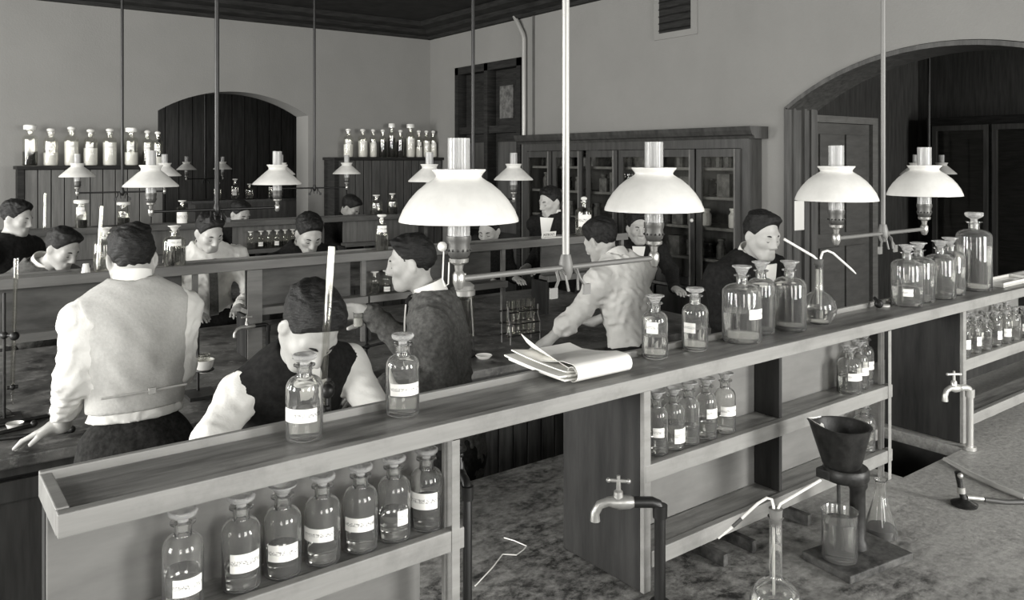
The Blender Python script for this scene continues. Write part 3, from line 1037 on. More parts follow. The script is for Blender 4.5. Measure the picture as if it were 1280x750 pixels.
# ------------------------------------------------------------------ middle and back benches
def back_bench(label, u0, u1, v0, v1, zt, doors_to, planks, top):
    t = root_at('laboratory_bench', label, 'bench', ((u0 + u1) / 2, (v0 + v1) / 2, 0))
    part(t, 'worktop', MB().box(u0, u1, v0, v1, zt - .04, zt), top, bevel=.006)
    part(t, 'moulding', MB().box(u0 + .03, u1 - .03, v0 + .035, v0 + .07, zt - .075, zt - .041), 'cabinet_timber')
    part(t, 'carcass', MB().box(u0 + .05, u1 - .05, v0 + .09, v1 - .09, 0, zt - .041), 'dark_timber')
    x = u0 + .06
    while x < doors_to - .3:
        dd = part(t, 'cupboard_door', MB().box(x, x + .43, v0 + .074, v0 + .089, .10, zt - .10), 'cabinet_timber', bevel=.003)
        fr = MB().box(x, x + .06, v0 + .062, v0 + .0735, .10, zt - .10).box(x + .37, x + .43, v0 + .062, v0 + .0735, .10, zt - .10)
        fr.box(x + .06, x + .37, v0 + .062, v0 + .0735, .10, .17).box(x + .06, x + .37, v0 + .062, v0 + .0735, zt - .17, zt - .10)
        part(t, 'door_frame', fr, 'cabinet_timber', parent=dd)
        x += .45
    while x < u1 - .1:
        part(t, 'plank', MB().box(x, x + .082, v0 + .068, v0 + .088, .06, zt - .08), planks, bevel=.003)
        x += .088
    return t


def back_shelf(label, units, v0, u0, u1, zb, paint, back, seed_posts):
    t = root_at('reagent_shelf', label, 'shelf', ((u0 + u1) / 2, v0 + .09, zb))
    part(t, 'tray_board', MB().box(u0, u1, v0 + .019, v0 + .178, 1.366, 1.390), 'tray_surface')
    part(t, 'front_board', MB().box(u0, u1, v0, v0 + .018, 1.355, 1.40), paint, bevel=.002)
    part(t, 'back_board', MB().box(u0, u1, v0 + .179, v0 + .192, 1.36, 1.40), paint)
    for a, b, low in units:
        part(t, 'back_panel', MB().box(a + .02, b - .06, v0 + .10, v0 + .112, 1.13, 1.365), back)
        part(t, 'lower_shelf', MB().box(a, b, v0 + .017, v0 + .099, 1.135, 1.158), paint)
        part(t, 'shelf_edge', MB().box(a, b, v0 - .002, v0 + .016, 1.125, 1.162), paint, bevel=.002)
        part(t, 'post', MB().box(b - .03, b - .005, v0 + .018, v0 + .04, zb + .001, 1.124), paint)
        part(t, 'post', MB().box(b - .03, b - .005, v0 + .018, v0 + .04, 1.163, 1.354), paint)
        part(t, 'end_panel', MB().box(a, a + .016, v0 + .02, v0 + .178, zb + .001, 1.124), 'end_panel')
        if low:
            part(t, 'upright_board', MB().box(a - .004, a + .068, v0 - .010, v0 - .003, zb + .001, 1.354), paint)
    return t


M0 = 3.14
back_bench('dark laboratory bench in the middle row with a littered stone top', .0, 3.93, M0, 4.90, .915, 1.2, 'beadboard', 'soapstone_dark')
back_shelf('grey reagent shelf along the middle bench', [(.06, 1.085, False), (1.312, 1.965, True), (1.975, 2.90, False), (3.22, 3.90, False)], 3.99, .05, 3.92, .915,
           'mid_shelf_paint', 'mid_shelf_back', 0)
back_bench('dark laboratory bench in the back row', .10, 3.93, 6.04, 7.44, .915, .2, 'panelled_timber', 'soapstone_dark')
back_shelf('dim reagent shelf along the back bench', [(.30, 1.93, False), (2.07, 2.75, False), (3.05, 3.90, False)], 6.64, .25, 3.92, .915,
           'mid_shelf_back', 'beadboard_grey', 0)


# ------------------------------------------------------------------ gas lamps
def gas_fixture(label, u, v, half, pipe_m, dome, rz=0.0, group=None, pr=.009, arm_m=None):
    t = thing('gas_lamp_pendant', label, 'gas lamp', (u, v, CZ), rz, group)
    Z = lambda z: z - CZ
    arm_m = arm_m or pipe_m
    MB().cyl((0, 0, Z(1.64)), (0, 0, -.001), pr, seg=14).build('ceiling_pipe', pipe_m, t, smooth=True)
    MB().lathe([(0, -.03), (.035, -.03), (.05, -.001), (0, -.001)], 16).build('ceiling_rose', pipe_m, t, smooth=True)
    MB().tube([(-half, 0, Z(1.655)), (half, 0, Z(1.655))], .0065, 10).build('crossbar', arm_m, t, smooth=True)
    MB().lathe([(0, Z(1.625)), (.010, Z(1.628)), (.016, Z(1.645)), (.016, Z(1.665)), (.011, Z(1.685)), (0, Z(1.686))], 14).build('junction', arm_m, t, smooth=True)
    for s in (-1, 1):
        k = MB().tube([(s * .03, 0, Z(1.655)), (s * .032, -.012, Z(1.63)), (s * .045, -.016, Z(1.612))], .0035, 8)
        k.obox((s * .05, -.016, Z(1.603)), [(1, 0, 0), (0, 1, 0), (0, 0, 1)], (.010, .003, .012))
        k.tube([(s * .018, .0, Z(1.655)), (s * .018, -.02, Z(1.64)), (s * .014, -.026, Z(1.605))], .003, 8)
        k.build('gas_cock', arm_m, t, smooth=True)
        x = s * half
        b = MB().lathe([(0, Z(1.632)), (.008, Z(1.635)), (.013, Z(1.648)), (.013, Z(1.664)), (.008, Z(1.672)), (.010, Z(1.684)), (.020, Z(1.690)), (.021, Z(1.698)), (0, Z(1.699))], 16, (x, 0, 0))
        b.build('burner', 'brass', t, smooth=True)
        g = MB().lathe([(.017, Z(1.699)), (.0215, Z(1.704)), (.0245, Z(1.715)), (.0225, Z(1.726)), (.0255, Z(1.735)), (.0255, Z(1.744)), (.0, Z(1.744)), (0, Z(1.699))], 20, (x, 0, 0))
        gal = g.build('gallery', 'gallery_metal', t, smooth=True)
        # cut-outs of the gallery read as little studs
        st = MB()
        for kk in range(14):
            a = 2 * PI * kk / 14
            st.sphere((x + .0243 * math.cos(a), .0243 * math.sin(a), Z(1.715)), .0028, 6, 4)
        st.build('stud', 'iron', gal)
        ch = MB().lathe([(.0232, Z(1.7445)), (.0232, Z(1.945)), (.0218, Z(1.945)), (.0218, Z(1.7445))], 24, (x, 0, 0), closed=True)
        chm = ch.build('chimney', 'chimney_glass', t, smooth=True)
        MB().lathe([(0, Z(1.745)), (.006, Z(1.745)), (.012, Z(1.765)), (.0125, Z(1.80)), (.007, Z(1.835)), (0, Z(1.84))], 14, (x, 0, 0)).build('mantle', 'porcelain', chm, smooth=True)
        if dome:
            o = [(.1235, 1.774), (.1225, 1.780), (.1150, 1.798), (.1020, 1.818), (.0860, 1.836), (.0680, 1.851), (.0560, 1.858), (.0480, 1.8635), (.0470, 1.867), (.0500, 1.872), (.0555, 1.878), (.0555, 1.881)]
        else:
            o = [(.1235, 1.774), (.1215, 1.781), (.0950, 1.806), (.0700, 1.829), (.0540, 1.843), (.0440, 1.850), (.0430, 1.858), (.0470, 1.866), (.0520, 1.873), (.0520, 1.876)]
        i = [(max(r - .0035, .02), z - .0005) for r, z in o[::-1]]
        MB().lathe([(r, Z(z)) for r, z in o + i], 40, (x, 0, 0), closed=True).build('lamp_shade', 'opal_glass', t, smooth=True, angle=70)
    return t


glass_mat('chimney_glass', .66, .15, 1.35, trans=.62)
mat('gallery_metal', .10, .4, metal=.5)
la = FB(1.192, 1.392)
A = gas_fixture('nearest pair of domed white gas lamps on a bright pale pipe', la[0], la[1], .2925, 'pipe_bright', True, TH, arm_m='pipe_grey', pr=.0085)
# pull wire of the nearest lamp
w = MB().tube([(-.2925 - .0265, .016, 1.712 - CZ), (-.2925 - .0285, .018, 1.655 - CZ), (-.2925 - .0245, .015, 1.640 - CZ), (-.2925 - .0185, .011, 1.645 - CZ), (-.2925 - .0175, .010, 1.69 - CZ)], .0016, 8)
w.build('pull_wire', 'porcelain', A, smooth=True)
MB().sphere((-.2925 - .0285, .018, 1.722 - CZ), .0105, 12, 8).build('pull_ball', 'porcelain', A, smooth=True)
lb = FB(2.598, 1.392)
gas_fixture('pair of domed white gas lamps on a thin grey pipe before the right arch', lb[0], lb[1], .2845, 'pipe_grey', True, TH, pr=.0075)
M1 = gas_fixture('pair of conical white gas lamps over the man in the white shirt with a tie', 1.190, 4.085, .305, 'pipe_dark', False, 0, pr=.011)
dup(M1, (2.708, 4.085, CZ), 0, 'pair of conical white gas lamps behind the nearest domed lamp, before the dark door')
dup(M1, (1.255, 6.74, CZ), 0, 'pair of conical gas lamps before the eight jars on the grey cabinet')
dup(M1, (2.80, 6.74, CZ), 0, 'pair of small conical gas lamps right of the back arch')
dup(M1, (7.05, 3.50, CZ), .127, 'dim pair of gas lamps in the dark room beyond the right arch')
dup(M1, (3.05, 11.0, CZ), .48, 'dim pair of gas lamps in the room beyond the back arch')

# ------------------------------------------------------------------ jars on the two wall cabinets
def big_jar(label, u, z, h, r, fill, dark=False, st='ball', group=None):
    t = reagent_bottle(label, (u, 8.53, z), h, r, (fill[0], fill[1]) if fill else None,
                       (-1.9, 1.1, .42, .56) if fill and not dark else None, st, rn=r * .50, group=group, seg=18, glass='thin_glass', name='storage_jar', cat='jar', mouth=.28)
    return t


e8 = 'eight jars on the grey boarded cabinet'
for k, (u, f, st, h) in enumerate([(.819, ('liquid_dark', .55), 'cap', .375), (.984, ('powder', .55), 'ball', .35), (1.153, ('powder', .97), 'ball', .37), (1.314, ('powder', .75), 'ball', .35),
                                   (1.479, ('powder', .98), 'ball', .36), (1.669, ('powder', .55), 'cap', .37), (1.815, ('liquid_tinted', .6), 'ball', .35), (1.925, ('powder', .4), 'ball', .34)]):
    big_jar('stoppered glass jar on the grey cabinet, %s of eight' % ['dark leftmost', 'half-filled second from the left', 'third from the left', 'fourth from the left', 'fifth from the left', 'flat-capped sixth', 'seventh', 'rightmost'][k],
            u if k < 7 else 1.91, 1.846, h, .062 if k not in (6, 7) else .05, f, k == 0, st, e8)
nm = ['leftmost', 'second', 'third', 'fourth', 'tall dark fifth', 'dark sixth', 'tall seventh', 'eighth', 'ninth', 'last']
for k, u in enumerate([3.951, 4.131, 4.262, 4.386, 4.505, 4.620, 4.755, 4.870, 4.975, 5.070]):
    dark = k in (3, 4, 5)
    big_jar('small stoppered jar on the dark corner cabinet, %s of ten from the left' % nm[k], u, 1.931, .33 if k not in (4, 6) else .40, .055 if k in (0, 1, 6) else .045,
            ('liquid_dark', .9) if dark else ('powder', (.7, .9, .8, 0, 0, 0, .9, .6, .95, .8)[k]), dark, 'ball' if k not in (4, 6) else 'cap', 'ten jars on the dark corner cabinet')

# ------------------------------------------------------------------ bottles on the middle and back benches
TT = 1.3905
kw = dict(glass='thin_glass', seg=18)
reagent_bottle('large clear bottle left of the man with his back turned', (.69, 4.09, TT), .200, .050, ('water_grey', .5), None, 'flare', rn=.016, **kw)
reagent_bottle('wide bottle of dark liquid before the man in the white shirt with a tie', (.990, 4.085, TT), .195, .052, ('liquid_tinted', .75), (-1.8, 1.2, .52, .68), 'flare', rn=.017, **kw)
reagent_bottle('tall labelled bottle behind the man in profile', (2.095, 4.085, TT), .205, .036, ('liquid_tinted', .7), (-2.0, 1.5, .52, .70), 'flat', rn=.016, **kw)
reagent_bottle('tall clear bottle with a big white label, under the bookcase', (3.60, 4.085, TT), .265, .056, ('water_grey', .35), (-2.15, 1.7, .25, .55), 'ball', rn=.019, **kw)
reagent_bottle('round dark bottle, left of two on the back shelf', (3.395, 6.73, TT), .19, .055, ('liquid_dark', .4), None, 'flat', rn=.02, **kw)
reagent_bottle('square-shouldered dark bottle, right of two on the back shelf', (3.56, 6.73, TT), .20, .052, ('liquid_dark', .62), None, 'flat', rn=.018, **kw)
reagent_bottle('jar of dark liquid on the back shelf, nearest the left wall', (.975, 6.73, TT), .215, .042, ('liquid_dark', .5), (-1.9, 1.4, .5, .75), 'cap', rn=.030, **kw)
reagent_bottle('jar of dark liquid on the back shelf, behind the man with his back turned', (1.262, 6.73, TT), .19, .045, ('liquid_dark', .6), None, 'cap', rn=.028, **kw)
reagent_bottle('bottle with a bright white label on the back shelf, beside the tie man\'s head', (1.690, 6.73, TT), .19, .045, ('water_grey', .5), (-1.9, 1.9, .05, .55), 'flat', rn=.018, **kw)
for k, (u, l, d) in enumerate([(2.03, 'left', .8), (2.105, 'right', .6)]):
    reagent_bottle('small dark bottle under the middle shelf, %s of two by the profile man\'s chest' % l, (u, 4.045, 1.1585), .128, .028, ('liquid_tinted', d), (-2, 1.3, .1, .3) if k else None, 'flat', rn=.014,
                   group='two bottles under the middle shelf', **kw)
for k, u in enumerate([2.223, 2.311, 2.379, 2.448, 2.518, 2.584]):
    reagent_bottle('tiny bottle under the back shelf left of the looking-down man, %s of six' % ['first', 'second', 'third', 'fourth', 'fifth', 'sixth'][k], (u, 6.695, 1.1585), .15, .030,
                   ('liquid_tinted', .6), (-2, 1.3, .15, .38) if k % 2 else None, 'flat', rn=.013, group='six tiny bottles under the back shelf', **kw)
for k, (u, h) in enumerate([(2.78, .20), (2.98, .24), (3.15, .18), (3.42, .22)]):
    reagent_bottle('faint bottle on the shelf in the room beyond the back arch, %s of four' % ['first', 'second', 'third', 'last'][k], (u, 9.52, 1.4405), h, .045, ('water_grey', .6), (-2, 1, .2, .5) if k == 1 else None, 'flat', rn=.017,
                   group='bottles beyond the back arch', **kw)
t = root_at('shelf_cabinet', 'dim cabinet with a shelf of bottles in the room beyond the back arch', 'cabinet', (3.1, 9.5, 0))
part(t, 'carcass', MB().box(2.5, 4.1, 9.40, 9.70, 0, 1.41), 'panelled_timber')
part(t, 'top', MB().box(2.45, 4.15, 9.37, 9.72, 1.411, 1.44), 'cabinet_timber')

# small glass on the middle shelf, card and plate, glass tubes
t = tag(MB().lathe([(0, 0), (.020, 0), (.012, .045), (.010, .045), (.016, .004), (0, .004)], 16).build('small_glass', 'porcelain', smooth=True),
        'tiny upturned white glass on the middle shelf left of the turned man', 'glass')
t.location = (.605, 4.05, TT)
t = thing('name_card', 'small white card with dark lettering propped on the middle shelf', 'card', (3.285, 4.045, TT))
MB().obox((-.02, 0, .030), [(1, 0, 0), (0, .95, .2), (0, -.2, .95)], (.058, .0012, .020)).build('card', 'paper', t)
ink = MB()
rr = random.Random(11)
for i in range(8):      # strokes of the unreadable lettering
    x = -.062 + i * .012
    ink.obox((x, -.0015, .030), [(1, 0, 0), (0, .95, .2), (0, -.2, .95)], (.0016, .0012, .009))
    if i % 3 != 1:
        ink.obox((x + .004, -.0015, .030 + rr.choice([-.006, 0, .006])), [(1, 0, 0), (0, .95, .2), (0, -.2, .95)], (.0035, .0012, .0016))
ink.build('lettering', 'ink', t)
t = tag(MB().box(-.10, .10, -.018, .018, 0, .008).build('glass_strip', 'porcelain'), 'narrow white strip under the small lettered card', 'strip')
t.location = (3.295, 4.015, 1.4005)


def glass_tube(label, p0, p1, r, name='glass_tube'):
    return tag(MB().tube([p0, p1], r, 12, hollow=r * .35).build(name, 'tube_glass', smooth=True), label, 'tube')


thin_glass('tube_glass', .95, 4.0)
glass_tube('upright glass tube on the middle shelf, beside the large clear bottle', (.652, 4.045, TT), (.668, 4.045, 1.69), .008)
glass_tube('thin glass tube standing on the back shelf near the far left man', (.735, 6.72, TT), (.74, 6.72, 1.66), .009)


def burette(label, u, v, zb, z0, z1, r, lean, clampz, rod_du):
    """burette held upright by a retort stand on the bench"""
    t = root_at('burette_stand', label, 'burette', (u, v, zb))
    part(t, 'stand_base', MB().box(u + rod_du - .06, u + rod_du + .06, v - .03, v + .10, zb, zb + .014), 'iron', bevel=.003)
    part(t, 'stand_rod', MB().cyl((u + rod_du, v + .03, zb + .014), (u + rod_du, v + .03, clampz + (.02 if rod_du > 0 else .16)), .0055, seg=10), 'iron', smooth=True)
    c = MB().tube([(u + rod_du, v + .03, clampz), (u, v, clampz)], .005, 8)
    c.sphere((u + rod_du, v + .03, clampz), .014, 10, 8).sphere((u, v - .004, clampz), .017, 10, 8, )
    part(t, 'clamp', c, 'iron', smooth=True)
    part(t, 'burette_tube', MB().tube([(u - lean, v, z0), (u + lean, v, z1)], r, 16, hollow=r * .35), 'tube_glass', smooth=True)
    part(t, 'stopcock', MB().tube([(u - lean - .018, v, z0 - .012), (u - lean + .018, v, z0 - .012)], .007, 8).sphere((u - lean, v, z0 - .012), .011, 10, 8), 'iron', smooth=True)
    part(t, 'tip', MB().tube([(u - lean, v, z0 - .02), (u - lean, v, z0 - .08)], [.005, .002], 8), 'tube_glass', smooth=True)
    return t


burette('long burette before the man in the waistcoat', .757, 1.75, BZ + .0005, 1.340, 1.700, .0085, .012, 1.37, .018)
burette('burette clamped on a stand at the far left of the middle bench', .29, 3.55, .9155, 1.06, 1.53, .0085, .006, 1.24, -.03)

# things on the middle bench
t = root_at('metal_capped_cylinder', 'tall glass cylinder with a bright metal cap under the nearest lamp, on the middle bench', 'cylinder', (2.215, 3.42, .9155))
x, y = 2.215, 3.42
part(t, 'base_ring', MB().lathe([(0, .9155), (.062, .9155), (.065, .925), (.05, .94), (0, .94)], 20, (x, y, 0)), 'iron', smooth=True)
part(t, 'leg', MB().cyl((x - .05, y - .02, .93), (x - .05, y - .02, 1.02), .004), 'nickel', smooth=True)
part(t, 'leg', MB().cyl((x + .05, y - .01, .93), (x + .045, y - .01, 1.02), .004), 'iron', smooth=True)
part(t, 'cylinder_glass', MB().lathe([(0, 1.012), (.050, 1.012), (.052, 1.03), (.052, 1.22), (.046, 1.22), (.046, 1.03), (0, 1.022)], 22, (x, y, 0)), 'thin_glass', smooth=True)
part(t, 'dark_filling', MB().lathe([(0, 1.023), (.044, 1.03), (.044, 1.20), (0, 1.20)], 18, (x, y, 0)), 'liquid_dark', smooth=True)
part(t, 'inner_rod', MB().cyl((x + .022, y - .0485, 1.02), (x + .006, y - .050, 1.22), .004), 'nickel', smooth=True)
part(t, 'metal_cap', MB().lathe([(0, 1.221), (.054, 1.221), (.055, 1.245), (.048, 1.25), (.05, 1.27), (.03, 1.285), (.012, 1.29), (.01, 1.33), (0, 1.33)], 22, (x, y, 0)), 'nickel_dull', smooth=True)
t = tag(MB().lathe([(0, .0), (.03, .0), (.042, .014), (.040, .016), (.028, .004), (0, .004)], 18).build('small_dish', 'porcelain', smooth=True),
        'small white dish at the foot of the capped cylinder', 'dish')
t.location = (2.265, 3.32, .9155)
# wire test tube rack
t = root_at('test_tube_rack', 'wire rack of test tubes on the middle bench behind the notebook', 'rack', (2.62, 3.50, .9155))
fr = MB()
for x in (2.54, 2.74):
    fr.tube([(x, 3.47, .9155), (x, 3.47, 1.02), (x - .015, 3.47, 1.06), (x - .015, 3.47, 1.115)], .0045, 8)
    fr.tube([(x, 3.55, .9155), (x, 3.55, 1.115)], .0045, 8)
part(t, 'frame', fr, 'pipe_grey', smooth=True)
for z in (.96, 1.02, 1.085):
    b = MB().tube([(2.525, 3.47, z), (2.74, 3.47, z)], .004, 8).tube([(2.525, 3.55, z), (2.74, 3.55, z)], .004, 8)
    part(t, 'rail', b, 'iron', smooth=True)
for i in range(6):
    x = 2.552 + i * .034
    tt = tag(MB().lathe([(0, .9405), (.008, .945), (.011, .955), (.011, 1.14), (.013, 1.142), (.0095, 1.142), (.0095, .957), (0, .945)], 12, (x, 3.51, 0)).build('test_tube', 'tube_glass', smooth=True),
             'test tube in the wire rack behind the notebook, %s from the left' % ['first', 'second', 'third', 'fourth', 'fifth', 'sixth'][i], 'test tube', 'test tubes in the wire rack')
# retort stand in the aisle light and odds and ends on the left of the middle bench
t = root_at('retort_stand', 'dark iron retort stand with a cross rod, between the bending man and the profile man', 'stand', (1.63, 3.30, .9155))
part(t, 'base', MB().box(1.56, 1.70, 3.26, 3.36, .9155, .93), 'iron', bevel=.003)
part(t, 'rod', MB().cyl((1.63, 3.33, .93), (1.63, 3.33, 1.20), .006), 'iron', smooth=True)
part(t, 'cross_rod', MB().tube([(1.54, 3.315, 1.055), (1.84, 3.315, 1.075)], .006, 8).sphere((1.63, 3.322, 1.06), .014, 10, 8), 'iron', smooth=True)
for k, (u, v, a, L, lab) in enumerate([(.20, 3.40, .3, .30, 'dark iron rod lying on the middle bench nearest the left edge'), (.33, 3.32, -.25, .24, 'dark iron rod lying on the middle bench beside the turned man\'s hand'),
                                       (.28, 3.52, .12, .26, 'dark iron rod lying furthest back on the littered middle bench')]):
    t = tag(MB().tube([(-L / 2, 0, .008), (L / 2, 0, .008)], .0078, 10).sphere((L / 2, 0, .013), .0128, 10, 8).build('iron_rod', 'iron', smooth=True), lab, 'rod')
    t.location = (u, v, .9155); t.rotation_euler = (0, 0, a)
t = tag(MB().lathe([(0, 0), (.022, 0), (.03, .02), (.028, .02), (.02, .003), (0, .003)], 16).build('small_dish', 'porcelain', smooth=True), 'small white dish on the middle bench at the left edge, under the burette', 'dish')
t.location = (.285, 3.47, .9155)
t = tag(MB().box(-.13, .13, -.06, .06, 0, .018).box(-.11, .12, -.05, .055, .018, .032).build('folded_cloth', 'coat_grey', bevel=.008), 'folded grey cloth on the littered middle bench at the left edge', 'cloth')
t.location = (.16, 3.62, .9155); t.rotation_euler = (0, 0, .2)
# ring stand with evaporating dish, tap of the middle shelf
t = root_at('ring_stand', 'iron ring stand beside the turned man, holding a white dish', 'stand', (.95, 3.45, .9155))
part(t, 'base', MB().box(.89, 1.01, 3.42, 3.56, .9155, .93), 'iron')
part(t, 'rod', MB().cyl((.95, 3.53, .93), (.95, 3.53, 1.18), .006), 'iron', smooth=True)
part(t, 'ring', MB().tube([(.95 + .036 * math.cos(a), 3.44 + .036 * math.sin(a), 1.035) for a in [i * PI / 8 for i in range(17)]], .004, 8).tube([(.95, 3.53, 1.035), (.95, 3.476, 1.035)], .004, 8), 'iron', smooth=True)
t = tag(MB().lathe([(0, 0), (.018, .002), (.034, .024), (.042, .055), (.039, .055), (.031, .026), (.016, .005), (0, .004)], 20).build('evaporating_dish', 'porcelain', smooth=True),
        'white porcelain evaporating dish in the ring beside the turned man', 'dish')
t.location = (.95, 3.44, 1.0215)
t = tag(MB().lathe([(0, 0), (.024, 0), (.025, .004), (.025, .07), (.027, .072), (.0235, .072), (.0235, .004), (0, .003)], 18).build('small_beaker', 'tube_glass', smooth=True), 'small beaker standing in the white evaporating dish', 'beaker')
t.location = (.95, 3.44, 1.0265)


def tap(label, base, ztop, d, dist, pipe_m, tap_m, r=.0125, zb=BZ):
    """bib tap on a standing pipe: riser, elbow, arm along d, body, spout and cross handle"""
    t = thing('water_tap', label, 'tap', (base[0], base[1], zb))
    d = Vector((d[0], d[1], 0)).normalized()
    n = Vector((-d.y, d.x, 0))
    H = ztop - zb
    e = .018
    MB().tube([(0, 0, .0005), (0, 0, H - e), d * e * .3 + Vector((0, 0, H - e * .3)), d * e + Vector((0, 0, H)), d * dist * .40 + Vector((0, 0, H))], r, 14).build('pipe', pipe_m, t, smooth=True, angle=60)
    MB().lathe([(0, -.016), (r * 1.3, -.016), (r * 1.35, .012), (0, .012)], 14, (0, 0, H - e)).build('elbow', pipe_m, t, smooth=True)
    MB().lathe([(0, 0), (r * 1.8, 0), (r * 1.8, .012), (0, .012)], 14, (0, 0, .0005)).build('flange', pipe_m, t, smooth=True)
    b = MB().tube([d * dist * .38 + Vector((0, 0, H)), d * dist * .46 + Vector((0, 0, H)), d * dist * .62 + Vector((0, 0, H)), d * dist * .80 + Vector((0, 0, H + .001)),
                   d * dist * .93 + Vector((0, 0, H - .006)), d * dist + Vector((0, 0, H - .024)), d * dist + Vector((0, 0, H - .042))],
                  [r * .8, r * 1.15, r * 1.3, r * .85, r * .8, r * .8, r * .9], 14)
    b.build('spout', tap_m, t, smooth=True, angle=60)
    p = d * dist * .64
    MB().lathe([(0, H + .005), (r * .95, H + .008), (r * .8, H + .024), (r * .45, H + .028), (r * .4, H + .048), (0, H + .05)], 12, (p.x, p.y, 0)).build('stem', tap_m, t, smooth=True)
    q = p + Vector((0, 0, H + .048))
    hd = MB().tube([q - d * .022 + n * .004, q + d * .022 - n * .004], [.0042, .0042], 8).sphere(q - d * .022 + n * .004, .0055, 8, 6).sphere(q + d * .022 - n * .004, .0055, 8, 6)
    hd.tube([q, q + Vector((0, 0, .012))], .004, 8)
    hd.build('handle', tap_m, t, smooth=True)
    return t


tap('brass tap on a dark bent pipe before the foreground shelf post', (1.338, 1.262), 1.134, (-.806, .592), .145, 'pipe_dark', 'brass_tap')
tap('bright tap on a standing pipe beside the right sink', (2.925, 1.312), 1.116, (-.9, .40), .10, 'nickel_dull', 'nickel_dull', r=.0115)
tap('dark tap on a bent black pipe at the middle shelf', (1.40, 3.955), 1.085, (-1, -.1), .17, 'pipe_dark', 'brass_tap', r=.010, zb=.915)
tap('dark standing pipe with a small valve, close behind the foreground shelf post', (.924, 1.415), 1.225, (.3, .95), .09, 'pipe_dark', 'pipe_dark', r=.0095)
tag(MB().tube([(1.245, 1.73, .9035), (1.255, 1.70, .905), (1.262, 1.655, .906), (1.245, 1.645, .905), (1.215, 1.635, .9045), (1.19, 1.66, .9035), (1.13, 1.62, .9035), (1.05, 1.575, .9035)], .0016, 6).build('wire', 'porcelain', smooth=True),
    'thin pale wire lying bent on the stained bench left of the tap', 'wire')
# odds and ends of the near bench
t = root_at('heating_stand', 'dark iron stand with a square foot and a plate carrying the cone vessel', 'stand', (1.90, 1.13, BZ))
part(t, 'foot', MB().obox((1.893, 1.118, BZ + .010), [(1, -.12, 0), (.12, 1, 0), (0, 0, 1)], (.118, .072, .0095)), 'iron_rusty', bevel=.003)
part(t, 'pillar', MB().lathe([(0, .9196), (.026, .9196), (.024, .935), (.019, .945), (.019, 1.065), (.024, 1.075), (.024, 1.092), (0, 1.092)], 18, (1.918, 1.132, 0)), 'iron', smooth=True)
part(t, 'plate', MB().lathe([(0, 1.0925), (.052, 1.0925), (.056, 1.098), (.056, 1.118), (.052, 1.124), (0, 1.124)], 24, (1.895, 1.150, 0)), 'iron', smooth=True)
part(t, 'plate_lug', MB().box(1.84, 1.875, 1.16, 1.20, 1.094, 1.118), 'iron', bevel=.003)
part(t, 'leg', MB().cyl((1.870, 1.155, 1.093), (1.866, 1.150, .935), .0045), 'iron', smooth=True)
v = MB().lathe([(0, 1.1245), (.043, 1.1245), (.047, 1.130), (.070, 1.222), (.073, 1.228), (.068, 1.228), (.064, 1.222), (.041, 1.136), (0, 1.134)], 30)
for i, (x, y, z) in enumerate(v.v):          # pouring lip drawn out towards the left
    a = math.atan2(y, x)
    k = max(0, math.cos(a - math.radians(150))) ** 6 * max(0, (z - 1.19) / .038)
    v.v[i] = (x * (1 + .22 * k) + 1.888, y * (1 + .22 * k) + 1.157, z + .016 * k)
vt = root_at('cone_vessel', 'dark cone-shaped iron vessel with a pale pouring lip, on the heating stand', 'vessel', (1.888, 1.157, 1.1245))
part(vt, 'body', v, 'iron', smooth=True)
lp = MB()
pl = []
for i in range(9):
    a = math.radians(126 + (i - 4) * 12)
    k = max(0, math.cos(a - math.radians(150))) ** 6
    for rr_, z in ((.0695, 1.2298), (.0560, 1.200)):
        q = rr_ * (1 + .22 * k * (1 if z > 1.22 else .4))
        pl.append((1.888 + q * math.cos(a), 1.157 + q * math.sin(a), z + .016 * k * (1 if z > 1.22 else .4) + .001))
lp.add(pl, [(2 * i, 2 * i + 1, 2 * i + 3, 2 * i + 2) for i in range(8)])
part(vt, 'pale_lip', lp, 'porcelain', smooth=True)


def beaker(label, x, y, z, r, h, liquid=None, name='beaker'):
    t = thing(name, label, 'beaker', (x, y, z))
    MB().lathe([(0, 0), (r * .93, 0), (r, r * .08), (r, h * .96), (r * 1.07, h), (r * 1.02, h), (r - .0018, h * .96), (r - .0018, r * .1), (r * .9, .002), (0, .002)], 28).build('glass_body', 'glass', t, smooth=True, angle=60)
    if liquid:
        MB().lathe([(0, .0024), (r * .88, .0026), (r - .0022, r * .14), (r - .0022, h * liquid[1]), (0, h * liquid[1])], 24).build('liquid', liquid[0], t, smooth=True, angle=50)
    return t


beaker('glass beaker of grey liquid on the foot of the heating stand', 1.826, 1.125, BZ + .0200, .042, .118, ('water_grey', .8))
t = thing('conical_flask', 'conical flask with a little dark liquid behind the heating stand', 'flask', (2.062, 1.152, BZ + .0005))
out = [(0, 0), (.040, 0), (.043, .005), (.042, .015), (.016, .105), (.0135, .115), (.0135, .145), (.017, .15)]
inn = [(.0155, .1495), (.012, .144), (.012, .114), (.0145, .104), (.0400, .0155), (.0385, .004), (0, .003)]
MB().lathe(out + inn, 28).build('glass_body', 'glass', t, smooth=True, angle=60)
MB().lathe([(0, .0034), (.0380, .0044), (.0396, .0155), (.0375, .024), (0, .024)], 24).build('liquid', 'liquid_dark', t, smooth=True)
t = thing('wash_flask', 'glass wash flask with bent tubes at the very front of the bench', 'flask', (1.482, 1.062, BZ + .0005))
MB().lathe(flask_profile(.054, .050, .0135, .235, .0018), 28).build('glass_body', 'glass', t, smooth=True, angle=60)
MB().lathe([(0, .005), (.036, .005), (.0500, .036), (.0517, .050), (.045, .075), (0, .075)], 24).build('liquid', 'water', t, smooth=True)
MB().lathe([(0, .215), (.0112, .215), (.0150, .252), (0, .252)], 16).build('cork', 'mid_shelf_paint', t, smooth=True)
